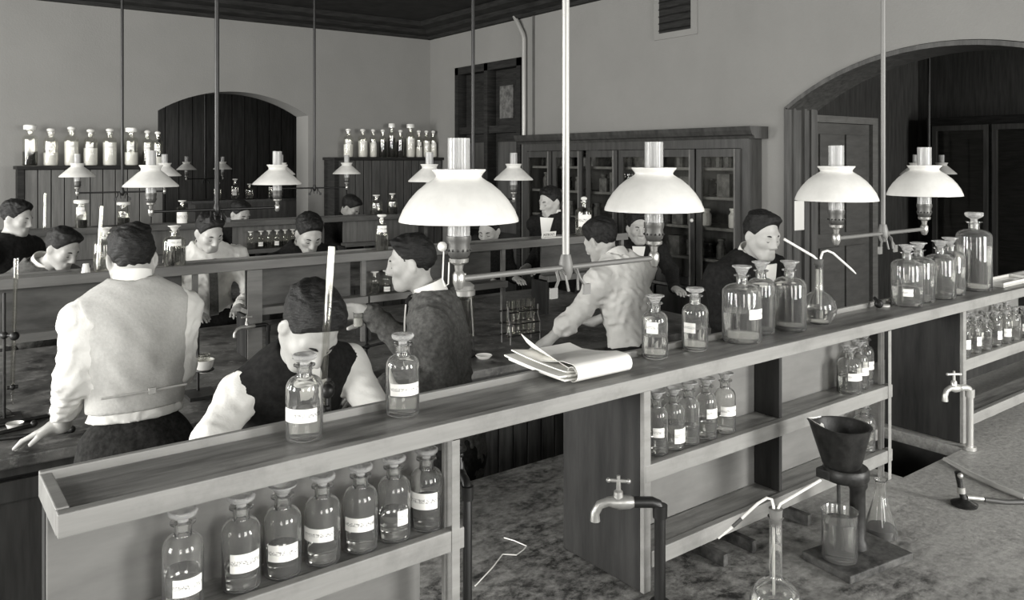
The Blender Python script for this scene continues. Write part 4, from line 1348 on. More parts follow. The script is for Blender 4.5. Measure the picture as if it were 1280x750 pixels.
MB().tube([(-.004, .002, .06), (-.003, .003, .255), (.000, .010, .268), (-.006, .018, .270), (-.020, .030, .258), (-.045, .054, .223)], .0032, 10).build('delivery_tube', 'porcelain', t, smooth=True)
MB().tube([(-.045, .054, .223), (-.060, .066, .205)], .0040, 8).build('rubber_joint', 'rubber', t, smooth=True)
MB().tube([(-.060, .066, .205), (-.083, .086, .178)], [.0032, .0018], 8).build('jet', 'porcelain', t, smooth=True)
MB().tube([(.004, -.002, .20), (.004, -.002, .250), (.008, -.006, .262), (.096, -.045, .305)], .0032, 10).build('mouth_tube', 'porcelain', t, smooth=True)
# bunsen burner, hose and glass rod by the right sink
t = thing('bunsen_burner', 'short dark bunsen burner leaning on its round foot by the right sink', 'burner', (2.44, 1.11, BZ + .0005))
MB().lathe([(0, 0), (.034, 0), (.036, .006), (.018, .014), (.010, .02), (0, .02)], 20).build('foot', 'iron', t, smooth=True)
MB().tube([(0, 0, .015), (-.006, .008, .05), (-.010, .014, .095)], [.010, .0075, .0085], 12).build('barrel', 'iron', t, smooth=True)
MB().tube([(-.004, .006, .035), (-.005, .007, .052)], .0115, 12).build('air_collar', 'nickel_dull', t, smooth=True)
MB().sphere((-.016, .004, .088), .008, 10, 8).build('knob', 'nickel_dull', t, smooth=True)
MB().tube([(.008, -.004, .022), (.05, -.03, .016)], .006, 10).build('inlet', 'nickel_dull', t, smooth=True)
tag(MB().tube([(2.492, 1.078, .915), (2.54, 1.04, .908), (2.62, .985, .9075), (2.72, .93, .9075), (2.80, .84, .9075)], .0070, 12).build('rubber_hose', 'rubber', smooth=True),
    'dark rubber hose running from the bunsen burner to the right', 'hose')
tag(MB().tube([(2.745, 1.312, .9075), (2.68, 1.20, .9075), (2.64, 1.10, .9075), (2.62, 1.02, .9077)], [.006, .0085, .0085, .0085], 12).build('pale_tube', 'pale_rubber', smooth=True),
    'pale tapering tube lying across the bench by the right sink', 'tube')
for k, u in enumerate([1.60, 1.715, 1.962]):
    part(sh, 'shadow_block', MB().box(u - .008, u + .008, 1.262, 1.394, BZ + .001, .930), 'iron_rusty')  # dark blocks standing in for shadows under the base shelf

# ------------------------------------------------------------------ people: bodies grown as one smooth distance field
def nrm(a):
    a = np.asarray(a, float)
    return a / (np.linalg.norm(a) + 1e-9)


class Field:
    """signed distance field on a rectilinear grid, meshed with surface nets"""

    def __init__(self, lo, hi, h, fine=()):
        # fine: list of (lo, hi, step) boxes that get denser grid lines
        self.ax = []
        for k in range(3):
            c = [lo[k]]
            while c[-1] < hi[k]:
                s = h
                for fl, fh, fs in fine:
                    if fl[k] <= c[-1] <= fh[k]:
                        s = min(s, fs)
                c.append(c[-1] + s)
            self.ax.append(np.array(c, np.float32))
        self.D = np.full([len(a) for a in self.ax], 1.0, np.float32)

    def sub(self, lo, hi, m):
        sl, g = [], []
        for k in range(3):
            a = np.searchsorted(self.ax[k], lo[k] - m)
            b = np.searchsorted(self.ax[k], hi[k] + m)
            sl.append(slice(a, b))
            g.append(self.ax[k][a:b])
        return tuple(sl), np.meshgrid(*g, indexing='ij', sparse=True)

    def _put(self, sl, d, k, op):
        A = self.D[sl]
        if op == 'u':
            hh = np.maximum(k - np.abs(A - d), 0) / k
            self.D[sl] = np.minimum(A, d) - hh * hh * k * .25
        else:
            d = -d
            hh = np.maximum(k - np.abs(A - d), 0) / k
            self.D[sl] = np.maximum(A, d) + hh * hh * k * .25

    def cone(self, a, b, ra, rb, k=.02, op='u'):
        a, b = np.asarray(a, np.float32), np.asarray(b, np.float32)
        r = max(ra, rb)
        sl, (X, Y, Z) = self.sub(np.minimum(a, b) - r, np.maximum(a, b) + r, k + .03)
        if min(self.D[sl].shape) == 0: return
        ba = b - a
        L = float(ba @ ba) + 1e-9
        t = np.clip(((X - a[0]) * ba[0] + (Y - a[1]) * ba[1] + (Z - a[2]) * ba[2]) / L, 0, 1)
        d = np.sqrt((X - a[0] - t * ba[0]) ** 2 + (Y - a[1] - t * ba[1]) ** 2 + (Z - a[2] - t * ba[2]) ** 2) - (ra + (rb - ra) * t)
        self._put(sl, d, k, op)

    def ell(self, c, ax, r, k=.02, op='u'):
        c = np.asarray(c, np.float32)
        ax = np.asarray(ax, np.float32)
        ext = np.sqrt(((ax * np.asarray(r)[:, None]) ** 2).sum(0))
        sl, (X, Y, Z) = self.sub(c - ext, c + ext, k + .03)
        if min(self.D[sl].shape) == 0: return
        x, y, z = X - c[0], Y - c[1], Z - c[2]
        k0 = 0; k1 = 0
        for i in range(3):
            q = x * ax[i][0] + y * ax[i][1] + z * ax[i][2]
            k0 = k0 + (q / r[i]) ** 2
            k1 = k1 + (q / (r[i] ** 2)) ** 2
        k0 = np.sqrt(k0)
        d = k0 * (k0 - 1) / (np.sqrt(k1) + 1e-6)
        self._put(sl, d.astype(np.float32), k, op)

    def plane(self, p, n, k=.006):
        """keep the side the normal points away from"""
        X, Y, Z = np.meshgrid(*self.ax, indexing='ij', sparse=True)
        n = nrm(n)
        d = (X - p[0]) * n[0] + (Y - p[1]) * n[1] + (Z - p[2]) * n[2]
        A = self.D
        hh = np.maximum(k - np.abs(A - d), 0) / k
        self.D = (np.maximum(A, d) + hh * hh * k * .25).astype(np.float32)

    def folds(self, amp, f=1.0, seed=0):
        """cloth creases: displace the surface"""
        X, Y, Z = np.meshgrid(*self.ax, indexing='ij', sparse=True)
        s = seed * 1.7
        w = np.sin(X * 31 * f + 3 * np.sin(Z * 19 * f + s)) + np.sin(Y * 37 * f + 2.5 * np.sin(X * 23 * f + Z * 11 * f + s))
        w = w * np.sin(Z * 43 * f + 3 * np.sin(X * 17 * f + s) + 2 * np.sin(Y * 13 * f))
        self.D = self.D + np.where(np.abs(self.D) < .06, amp * w, 0).astype(np.float32)

    def mesh(self):
        D = self.D
        nx, ny, nz = D.shape
        ins = D < 0
        cnt = np.zeros((nx - 1, ny - 1, nz - 1), np.int8)
        for i in (0, 1):
            for j in (0, 1):
                for k in (0, 1):
                    cnt += ins[i:nx - 1 + i, j:ny - 1 + j, k:nz - 1 + k]
        act = (cnt > 0) & (cnt < 8)
        I, J, K = np.nonzero(act)
        n = len(I)
        if n == 0:
            return np.zeros((0, 3)), np.zeros((0, 4), int)
        idx = np.full(act.shape, -1, np.int32)
        idx[I, J, K] = np.arange(n)
        acc = np.zeros((n, 3)); num = np.zeros(n)
        ca = [self.ax[0], self.ax[1], self.ax[2]]
        for axis in range(3):
            o = [k for k in range(3) if k != axis]
            for p in (0, 1):
                for q in (0, 1):
                    off = [0, 0, 0]; off[o[0]] = p; off[o[1]] = q
                    a = (I + off[0], J + off[1], K + off[2])
                    off2 = list(off); off2[axis] = 1
                    b = (I + off2[0], J + off2[1], K + off2[2])
                    da, db = D[a], D[b]
                    m = (da < 0) != (db < 0)
                    t = np.where(m, da / np.where(m, da - db, 1), 0)
                    for k in range(3):
                        pa, pb = ca[k][a[k]], ca[k][b[k]]
                        acc[:, k] += np.where(m, pa + (pb - pa) * t, 0)
                    num += m
        V = acc / num[:, None]
        F = []
        for axis in range(3):
            sl0 = [slice(1, -1)] * 3
            s0 = [slice(1, s - 1) for s in D.shape]; s1 = list(s0)
            s0[axis] = slice(0, D.shape[axis] - 1); s1[axis] = slice(1, D.shape[axis])
            a, b = ins[tuple(s0)], ins[tuple(s1)]
            ii = np.nonzero(a != b)
            flip = a[ii]
            pos = [ii[k] + (1 if k != axis else 0) for k in range(3)]
            u, v = [(1, 2), (2, 0), (0, 1)][axis]
            q = []
            for du, dv in ((-1, -1), (0, -1), (0, 0), (-1, 0)):
                c = [pos[0].copy(), pos[1].copy(), pos[2].copy()]
                c[u] = c[u] + du; c[v] = c[v] + dv
                q.append(idx[c[0], c[1], c[2]])
            q = np.stack(q, 1)
            q = np.where(flip[:, None], q, q[:, ::-1])
            F.append(q)
        F = np.concatenate(F)
        F = F[(F >= 0).all(1)]
        return V, F

    def build(self, name, material, parent, org):
        V, F = self.mesh()
        V = V - np.asarray(org)
        me = bpy.data.meshes.new(name)
        me.vertices.add(len(V)); me.loops.add(F.size); me.polygons.add(len(F))
        me.vertices.foreach_set('co', V.astype(np.float32).ravel())
        me.polygons.foreach_set('loop_start', np.arange(0, F.size, 4, dtype=np.int32))
        me.loops.foreach_set('vertex_index', F.astype(np.int32).ravel())
        me.polygons.foreach_set('use_smooth', np.ones(len(F), bool))
        me.update(calc_edges=True); me.validate()
        return link_mesh(name, me, material, parent)


def person(label, hip, neck, head, face, arms, wear, feet=None, right=None, h=.011, hf=.0055, hs=1.0, hair_style='side', fine_hands=(), sh=.185, group=None, brows=True,
           eyes='down', roll=0.0, slim=1.0):
    """hip, neck, head: points; face: direction the face points; right: towards the person's right hand
    arms: {'L'|'R': (elbow, wrist, finger direction, palm normal, curl)}; wear: list of garments"""
    hip, neck, head = [np.array(p, float) for p in (hip, neck, head)]
    U = nrm(neck - hip)
    R = np.array(right, float); R = nrm(R - U * (R @ U)); F = np.cross(U, R)
    Hf = nrm(face); Hr = nrm(np.cross(Hf, (0, 0, 1))); Hu = np.cross(Hr, Hf)
    if roll:
        Hr, Hu = Hr * math.cos(roll) + Hu * math.sin(roll), Hu * math.cos(roll) - Hr * math.sin(roll)
    T = np.stack([R, F, U]); Hx = np.stack([Hr, Hf, Hu])
    feet = np.array(feet if feet is not None else (hip[0], hip[1], 0), float)
    root = thing('person', label, 'person', tuple(feet), 0, group)
    hp = lambda x, y, z: head + (Hr * x + Hf * y + Hu * z) * hs
    shp = {'L': neck - R * sh - U * .085, 'R': neck + R * sh - U * .085}
    TL = np.linalg.norm(neck - hip)
    tp = lambda x, y, f: hip + R * x + F * y + U * (TL * f)
    Fh = nrm((F[0], F[1], 0)); Rh = nrm((R[0], R[1], 0))
    leg = {}
    for s, sg in (('L', -1), ('R', 1)):
        a = hip + Rh * sg * .088 - np.array((0, 0, .06))
        an = feet + Rh * sg * .10 + np.array((0, 0, .085)) - Fh * .03
        kn = (a + an) / 2 + Fh * .03
        leg[s] = (a, kn, an)
    pts = [hip, neck, head] + [p for v in arms.values() for p in (np.array(v[0]), np.array(v[1]))] + [p for v in leg.values() for p in v] + list(shp.values())
    lo = np.min(pts, 0) - .24; hi = np.max(pts, 0) + .24
    lo[2] = -.01
    hbox = (head - .15 * hs, head + .15 * hs, hf)
    fine = [hbox]
    for s in fine_hands:
        w = np.array(arms[s][1], float) + nrm(arms[s][2]) * .08
        fine.append((w - .10, w + .10, .0045))
    # ---------------- body
    B = Field(lo, hi, h, fine)
    B.ell(tp(0, 0, .74), T, (.135 * slim, .088, .17), .05)
    B.ell(tp(0, 0, .30), T, (.115 * slim, .080, .18), .06)
    B.ell(tp(0, 0, .0), T, (.13 * slim, .085, .11), .06)
    for s in 'LR':
        B.cone(neck - U * .05, shp[s], .05, .042, .05)
        e, w, fd, pn, curl = [np.array(a, float) if i < 4 else a for i, a in enumerate(arms[s])]
        B.cone(shp[s], e, .043, .035, .03)
        B.cone(e, w, .037, .024, .02)
        a, kn, an = leg[s]
        B.cone(a, kn, .072, .048, .04); B.cone(kn, an, .047, .033, .03)
        B.ell(feet + Rh * (.10 if s == 'R' else -.10) + Fh * .05 + np.array((0, 0, .04)), np.stack([Rh, Fh, (0, 0, 1)]), (.038, .11, .034), .03)
        # hand
        d = nrm(fd); n = nrm(pn - d * (pn @ d)); c = np.cross(d, n) * (1 if s == 'L' else -1)      # c: towards the thumb
        B.cone(w, w + d * .03, .024, .026, .02)
        B.ell(w + d * .052, np.stack([c, d, n]), (.039, .050, .016), .018)
        for i, (off, ln) in enumerate(((.029, .040), (.010, .045), (-.009, .042), (-.027, .034))):
            b0 = w + d * .088 + c * off
            a1 = curl * .55; a2 = curl * 1.25
            d1 = d * math.cos(a1) + n * math.sin(a1) + c * off * 2.2
            d2 = d * math.cos(a2) + n * math.sin(a2) + c * off * 1.2
            m1 = b0 + nrm(d1) * ln; m2 = m1 + nrm(d2) * ln * .85
            B.cone(b0 - d * .012, m1, .0098, .0086, .008); B.cone(m1, m2, .0086, .0070, .004)
        t0 = w + d * .026 + c * .026
        t1 = t0 + nrm(c * .75 + d * .6 + n * .35) * .042
        t2 = t1 + nrm(c * .15 + d * .9 + n * (.3 + .4 * curl)) * .034
        B.cone(t0, t1, .015, .0108, .012); B.cone(t1, t2, .0105, .0082, .004)
    # neck and head
    B.cone(neck - U * .06, hp(0, -.022, -.06), .051, .047 * hs, .03)
    B.ell(hp(0, -.012, .030), Hx, np.array((.074, .096, .086)) * hs, .03)
    B.ell(hp(0, .027, -.038), Hx, np.array((.056, .064, .074)) * hs, .035)
    B.cone(hp(-.018, .070, -.096), hp(.018, .070, -.096), .018 * hs, .018 * hs, .03)
    for sg in (-1, 1):
        B.cone(hp(sg * .056, -.004, -.045), hp(sg * .020, .055, -.092), .016 * hs, .015 * hs, .03)       # jaw
        B.ell(hp(sg * .040, .060, -.020), Hx, np.array((.022, .020, .018)) * hs, .025)
        B.cone(hp(sg * .012, .083, .020), hp(sg * .046, .068, .020), .010 * hs, .009 * hs, .02)            # brow
        B.ell(hp(sg * .030, .096, .002), Hx, np.array((.015, .014, .010)) * hs, .010, 's')                  # socket
        B.ell(hp(sg * .030, .074, .001), Hx, np.array((.013, .013, .0115)) * hs, .006)                     # lidded eye
        B.ell(hp(sg * .0775, -.010, -.008), np.stack([nrm(Hr + Hf * .35 * sg), nrm(Hf - Hr * .35 * sg), Hu]), np.array((.0085, .019, .030)) * hs, .008)   # ear
        B.ell(hp(sg * .0885, -.004, -.004), Hx, np.array((.006, .008, .013)) * hs, .006, 's')
        B.ell(hp(sg * .012, .096, -.036), Hx, np.array((.009, .011, .008)) * hs, .008)
    B.cone(hp(0, .086, .022), hp(0, .110, -.028), .0100 * hs, .0120 * hs, .016)
    B.cone(hp(-.018, .087, -.060), hp(.018, .087, -.060), .0075 * hs, .0075 * hs, .008)
    B.cone(hp(-.015, .086, -.073), hp(.015, .086, -.073), .0080 * hs, .0080 * hs, .008)
    B.cone(hp(-.022, .099, -.0665), hp(.022, .099, -.0665), .0035 * hs, .0035 * hs, .004, 's')
    B.build('body', 'skin', root, feet)
    # ---------------- hair
    L = Field(head - .17, head + .17, .0062 if hf < .007 else .009)
    L.ell(hp(0, -.014, .034), Hx, np.array((.0795, .1020, .0922)) * hs, .02)
    if hair_style == 'side':
        L.ell(hp(-.018, .040, .098), Hx, np.array((.052, .044, .022)) * hs, .03)
        L.ell(hp(.020, -.01, .108), Hx, np.array((.050, .056, .016)) * hs, .03)
    elif hair_style == 'full':
        L.ell(hp(0, .020, .098), Hx, np.array((.064, .062, .032)) * hs, .03)
        L.ell(hp(0, -.05, .06), Hx, np.array((.078, .066, .062)) * hs, .03)
    L.folds(.0024, 2.6, seed=len(label))
    L.plane(hp(0, .052, .052), (Hf * .86 - Hu * .51))
    L.plane(hp(0, -.075, -.084), (Hf * -.25 - Hu * .97))
    for sg in (-1, 1):       # clear the ears and cheeks
        L.ell(hp(sg * .085, .012, -.034), Hx, np.array((.030, .040, .046)) * hs, .012, 's')
    L.build('hair', 'hair', root, feet)
    if brows:
        for sg in (-1, 1):
            m = MB().tube([tuple(hp(sg * x, y, z) - feet) for x, y, z in ((.012, .0935, .0195), (.028, .0905, .0245), (.046, .0765, .0205))], [.0032 * hs, .004 * hs, .0022 * hs], 8)
            m.build('eyebrow', 'hair', root, smooth=True)
            if eyes == 'open':
                c = hp(sg * .030, .0752, .001) - feet
                m = MB().sphere(tuple(c), .0112 * hs, 12, 8)
                e = m.build('eye', 'eye_white', root, smooth=True)
                c2 = hp(sg * .030, .0830, .000) - feet
                MB().sphere(tuple(c2), .0052 * hs, 10, 6).build('iris', 'eye_dark', e, smooth=True)
            else:           # lashes of the lowered lids
                m = MB().tube([tuple(hp(sg * x, y, z) - feet) for x, y, z in ((.018, .0850, -.006), (.030, .0872, -.0085), (.043, .0800, -.006))], .0022 * hs, 6)
                m.build('eyelash', 'hair', root, smooth=True)
        m = MB().tube([tuple(hp(x, y, -.0665) - feet) for x, y in ((-.020, .0885), (0, .0935), (.020, .0885))], .0022 * hs, 6)
        m.build('mouth_line', 'lip', root, smooth=True)
    # ---------------- clothes
    gh = h * 1.0

    def torso(G, p, grow=0.0, bottom=-.05):
        G.ell(tp(0, -.005, .72), T, np.array((.158 * slim, .108, .19)) + grow, .06)
        G.ell(tp(0, .0, .32), T, np.array((.138 * slim, .100, .20)) + grow, .08)
        G.ell(tp(0, 0, .02), T, np.array((.150 * slim, .105, .13)) + grow, .06)
        for s in 'LR':
            G.cone(neck - U * .045, shp[s], .062 + grow, .060 + grow, .05)

    for g in wear:
        kind, m = g[0], g[1]
        opt = g[2] if len(g) > 2 else {}
        G = Field(lo, hi, gh, [(np.array(arms[s][1], float) - .15, np.array(arms[s][1], float) + .15, gh) for s in ()])
        if kind in ('shirt', 'coat', 'jacket'):
            gr = .008 if kind != 'shirt' else 0.0
            torso(G, 0, gr)
            for s in 'LR':
                e, w = np.array(arms[s][0], float), np.array(arms[s][1], float)
                sl = opt.get('sleeve', 1.0)
                G.cone(shp[s], e, .060 + gr * .6, .050 + gr * .5, .04)
                wend = e + (w - e) * (.96 if sl >= 1 else sl)
                G.cone(e, wend, .050 + gr * .5, .040 + gr * .4 if sl >= 1 else .05, .03)
                if sl < 1:
                    for q in (.0, .09, .18):
                        z = e + (w - e) * (sl - q)
                        G.ell(z, np.stack([nrm(np.cross(w - e, (0.3, .2, 1))), nrm(np.cross(w - e, np.cross(w - e, (0.3, .2, 1)))), nrm(w - e)]), (.055, .055, .018), .014)
                else:
                    G.ell(wend, np.stack([nrm(np.cross(w - e, (0.3, .2, 1))), nrm(np.cross(w - e, np.cross(w - e, (0.3, .2, 1)))), nrm(w - e)]), (.040 + gr * .4, .040 + gr * .4, .022), .015)
            if kind != 'shirt':
                G.ell(tp(0, .0, -.12), T, (.182 * slim, .135, .18), .06)
            G.folds(opt.get('fold', .0045) * .75, 1.9, seed=opt.get('seed', 1))
            G.folds(opt.get('fold', .0045) * .2, 3.7, seed=opt.get('seed', 1) + 3)
            G.plane(tp(0, 0, opt.get('hem', .02 if kind == 'shirt' else -.35)), -U)
            # neck opening
            G.cone(neck + U * (.005 if kind == 'shirt' else -.008), neck + U * .10, .057 if kind == 'shirt' else .066, .080, .008, 's')
        elif kind == 'waistcoat':
            torso(G, 0, .010)
            for s, sg in (('L', -1), ('R', 1)):    # armholes
                G.ell(shp[s] + R * sg * .050 - U * .04, T, (.060, .16, .125), .01, 's')
            G.folds(opt.get('fold', .0018), 1.0, 2)
            G.plane(tp(0, 0, opt.get('hem', .06)), -U)
            G.cone(neck + U * .005, neck + U * .10, .058, .075, .008, 's')
            if opt.get('vee', True):
                G.cone(neck + F * .13 - U * .10, neck + F * .12 + U * .05, .022, .075, .01, 's')
        elif kind == 'trousers':
            G.ell(tp(0, 0, .02), T, (.158 * slim, .112, .12), .06)
            G.ell(hip - F * .03 - np.array((0, 0, .08)), np.stack([Rh, Fh, (0, 0, 1)]), (.165 * slim, .115, .12), .06)
            for s in 'LR':
                a, kn, an = leg[s]
                G.cone(a, kn, .098, .070, .05); G.cone(kn, an, .070, .060, .03)
            G.folds(.003, .7, 3)
            G.plane(tp(0, 0, opt.get('waist', .12)), U)
            G.plane((0, 0, .06), (0, 0, -1))
        G.build({'shirt': 'shirt', 'coat': 'coat', 'jacket': 'jacket', 'waistcoat': 'waistcoat', 'trousers': 'trousers'}[kind], m, root, feet)
    # shoes
    for s, sg in (('L', -1), ('R', 1)):
        c = feet + Rh * sg * .10 + Fh * .05 - feet
        m = MB().sphere((0, 0, 0), 1, 14, 8)
        m.v = [tuple(np.array((c[0], c[1], .045)) + Rh * x * .046 + Fh * y * .135 + np.array((0, 0, 1)) * max(z, -.9) * .048) for x, y, z in m.v]
        m.build('shoe', 'cloth_black', root, smooth=True)
    return root, dict(feet=feet, hp=hp, tp=tp, neck=neck, R=R, F=F, U=U, Hf=Hf, Hu=Hu, shp=shp, T=T, Hx=Hx)


def collar(root, i, mt='collar_white', hgt=.042, r=.0605, tilt=.35):
    """stiff standing collar round the neck, open at the front"""
    ax = nrm(i['U'] * (1 - tilt) + nrm(i['hp'](0, -.02, -.06) - i['neck']) * tilt)
    x = nrm(i['R'] - ax * (i['R'] @ ax)); y = np.cross(ax, x)
    vs, fs = [], []
    n = 26
    for k in range(n + 1):
        a = PI / 2 + .16 + (2 * PI - .32) * k / n
        for rr_, z in ((r + .006, -.022), (r, hgt), (r - .005, hgt), (r + .001, -.022)):
            vs.append(tuple(i['neck'] + (x * math.cos(a) + y * math.sin(a)) * rr_ + ax * z - i['feet']))
    for k in range(n):
        for q in range(4):
            fs.append((k * 4 + q, k * 4 + (q + 1) % 4, k * 4 + 4 + (q + 1) % 4, k * 4 + 4 + q))
    fs += [(0, 1, 2, 3), (n * 4 + 3, n * 4 + 2, n * 4 + 1, n * 4)]
    return MB().add(vs, fs).build('collar', mt, root, smooth=True)


def chest_piece(root, i, name, mt, x0, x1, f0, f1, out, taper=.5, thick=.006, nseg=8):
    """shirt front or tie: a strip lying on the chest from the neck (f1) down to f0"""
    vs, fs = [], []
    for k in range(nseg + 1):
        f = f1 + (f0 - f1) * k / nseg
        wd = (x1 - x0) * (1 - (1 - taper) * k / nseg)
        cx = (x0 + x1) / 2
        bul = out * (.86 + .14 * math.sin(min(1, k / nseg * 1.4) * PI / 2))
        for sx in (-.5, .5):
            for so in (0, 1):
                vs.append(tuple(i['tp'](cx + sx * wd, bul + so * thick - .012 * abs(sx) * 2 * wd / .1, f) - i['feet']))
    for k in range(nseg):
        a = k * 4
        fs += [(a, a + 2, a + 6, a + 4), (a + 1, a + 5, a + 7, a + 3), (a, a + 4, a + 5, a + 1), (a + 2, a + 3, a + 7, a + 6)]
    fs += [(0, 1, 3, 2), (nseg * 4, nseg * 4 + 2, nseg * 4 + 3, nseg * 4 + 1)]
    return MB().add(vs, fs).build(name, mt, root, smooth=True)


DN = (0, 0, -1)
# man with his back turned, at the middle bench
r, i = person('man in a pale waistcoat and white shirt with his back turned, at the middle bench',
              (.585, 2.895, .965), (.580, 2.945, 1.465), (.588, 3.000, 1.560), (.05, .92, -.36),
              {'L': ((.392, 2.90, 1.20), (.392, 3.09, 1.01), (-.75, .55, -.35), (0, -.2, -1), .35), 'R': ((.725, 2.93, 1.18), (.700, 3.09, 1.03), (-.3, .9, -.2), DN, .5)},
              [('trousers', 'cloth_charcoal', {'waist': .24}), ('shirt', 'shirt_white', {'fold': .0045, 'hem': .17, 'seed': 2}),
               ('waistcoat', 'waistcoat_grey', {'hem': .23, 'vee': False, 'fold': .0022})],
              feet=(.60, 2.88, 0), right=(1, 0.05, 0), h=.0085, hf=.005, fine_hands=('L',), sh=.158, brows=False, hs=.93, slim=1.04)
collar(r, i, hgt=.064, r=.0590, tilt=.55)
# strap across the back of the waistcoat
vs = []
for k in range(9):
    x = -.13 + .26 * k / 8
    vs.append(tuple(i['tp'](x, -.118 + .30 * x * x * 4 * .25 + .0, .355) - i['feet']))
MB().tube(vs, .004, 6).build('strap', 'waistcoat_grey', r, smooth=True)
MB().obox(tuple(i['tp'](.02, -.120, .355) - i['feet']), [tuple(i['R']), tuple(i['F']), tuple(i['U'])], (.011, .004, .009)).build('buckle', 'waistcoat_grey', r)

# man in the dark waistcoat bending over the near bench
r, i = person('dark-haired man in a black waistcoat and white sleeves bending over the near bench',
              (.97, 2.62, .93), (.940, 2.375, 1.290), (.897, 2.195, 1.425), (.06, -.66, -.75),
              {'R': ((.66, 2.33, 1.11), (.75, 2.06, .965), (.25, -.9, -.1), DN, .6), 'L': ((1.16, 2.27, 1.09), (1.08, 2.02, .965), (-.2, -.9, -.1), DN, .6)},
              [('trousers', 'cloth_charcoal', {'waist': .2}), ('shirt', 'shirt_white', {'fold': .0026, 'hem': .1, 'seed': 5}), ('waistcoat', 'cloth_black', {'hem': .05, 'fold': .0008})],
              feet=(.97, 2.68, 0), right=(-1, -.1, 0), h=.0085, hf=.0048, hs=.97, hair_style='full', sh=.175, roll=.12)
collar(r, i, hgt=.042, r=.0625, tilt=.6)
chest_piece(r, i, 'shirt_front', 'collar_white', -.05, .05, .55, .98, .118)

# man in profile with the dark coat
Fp = (-.806, .592)
r, i = person('man in a dark grey coat in profile between the benches, holding up a small beaker',
              (1.637, 2.636, 0.845), (1.582, 2.670, 1.384), (1.523, 2.722, 1.506), (-.82, .55, -.13),
              {'R': ((1.560, 2.830, 1.165), (1.445, 2.915, 1.292), (-.75, .5, .12), (.3, -.75, -.3), .9), 'L': ((1.515, 2.481, 1.112), (1.321, 2.553, 1.106), (-.85, .2, -.15), (0, .5, -.8), .7)},
              [('trousers', 'cloth_charcoal', {'waist': .15}), ('coat', 'coat_grey', {'fold': .005, 'hem': -.30, 'seed': 4})],
              feet=(1.64, 2.63, 0), right=(.592, .806, 0), h=.0085, hf=.0045, fine_hands=('R',), sh=.175, hair_style='side', slim=.98, hs=.86)
collar(r, i, hgt=.046, r=.0610, tilt=.5)
chest_piece(r, i, 'shirt_front', 'collar_white', -.045, .045, .62, .97, .122)
m = MB()
q = i['neck'] + i['F'] * .082 - i['U'] * .012 - i['feet']
m.sphere(tuple(q), .014, 10, 8)
for sg in (-1, 1):
    m.sphere(tuple(q + i['R'] * sg * .030), .020, 10, 8)
m.build('bow_tie', 'cloth_black', r, smooth=True)
w = np.array((1.445, 2.915, 1.292)) + nrm((-.75, .5, .12)) * .075 + np.array((.012, -.035, -.022))
beaker('little pale beaker held up by the man in profile', w[0], w[1], w[2] - .035, .020, .055, ('powder', .62), name='small_beaker')

# white shirt and tie, beyond the middle bench
r, i = person('man in a white shirt and grey tie looking down, beyond the middle bench',
              (1.44, 5.16, .95), (1.405, 5.05, 1.365), (1.390, 4.925, 1.475), (.18, -.82, -.50),
              {'R': ((1.12, 5.00, 1.12), (1.24, 4.80, 1.03), (.4, -.8, 0), DN, .6), 'L': ((1.66, 5.00, 1.08), (1.53, 4.80, 1.03), (-.4, -.8, 0), DN, .6)},
              [('trousers', 'cloth_black', {'waist': .16}), ('shirt', 'shirt_white', {'fold': .005, 'hem': .08, 'seed': 3})],
              right=(-1, -.06, 0), sh=.19, hair_style='side', h=.010, hf=.006, slim=1.05, roll=-.1, hs=.92)
collar(r, i, hgt=.050, r=.063, tilt=.5)
chest_piece(r, i, 'tie', 'jacket_grey', -.024, .024, .10, .93, .135, taper=1.2, thick=.010)
# looking straight down, dark jacket
r, i = person('dark-haired man in a dark jacket looking straight down, right of the tie man',
              (2.05, 5.20, .93), (2.025, 5.06, 1.325), (2.012, 4.925, 1.430), (-.06, -.80, -.56),
              {'R': ((1.80, 5.02, 1.08), (1.90, 4.82, 1.03), (.3, -.8, 0), DN, .5), 'L': ((2.27, 5.02, 1.08), (2.15, 4.82, 1.03), (-.3, -.8, 0), DN, .5)},
              [('trousers', 'cloth_black', {}), ('jacket', 'cloth_black', {'hem': -.25})], right=(-1, -.05, 0), h=.012, hf=.006, hair_style='full')
collar(r, i, hgt=.055, r=.063, tilt=.6)
chest_piece(r, i, 'shirt_front', 'collar_white', -.055, .055, .5, .98, .128)
# grey jacket at the left
r, i = person('man in a grey jacket and white collar looking down, far left behind the middle bench',
              (.48, 5.19, .93), (.535, 5.06, 1.310), (.622, 4.935, 1.425), (.52, -.66, -.46),
              {'R': ((.32, 5.0, 1.08), (.45, 4.82, 1.03), (.3, -.8, 0), DN, .5), 'L': ((.80, 5.02, 1.08), (.75, 4.82, 1.03), (-.2, -.8, 0), DN, .5)},
              [('trousers', 'cloth_black', {}), ('jacket', 'jacket_grey', {'hem': -.25})], right=(-.85, -.5, 0), h=.012, hf=.006, hair_style='side', hs=.90)
collar(r, i, hgt=.070, r=.064, tilt=.5)
# half-seen man at the left edge
r, i = person('dark-clothed man at the left edge of the picture, before the grey cabinet',
              (.44, 5.80, .94), (.455, 5.79, 1.43), (.485, 5.765, 1.545), (.75, -.6, -.25),
              {'R': ((.24, 5.72, 1.12), (.40, 5.60, 1.0), (.5, -.6, 0), DN, .5), 'L': ((.66, 5.88, 1.12), (.62, 5.68, 1.05), (-.1, -.8, 0), DN, .5)},
              [('trousers', 'cloth_black', {}), ('coat', 'cloth_black', {'hem': -.3})], right=(-.65, -.7, 0), h=.013, hf=.0065, hair_style='full', hs=.86)
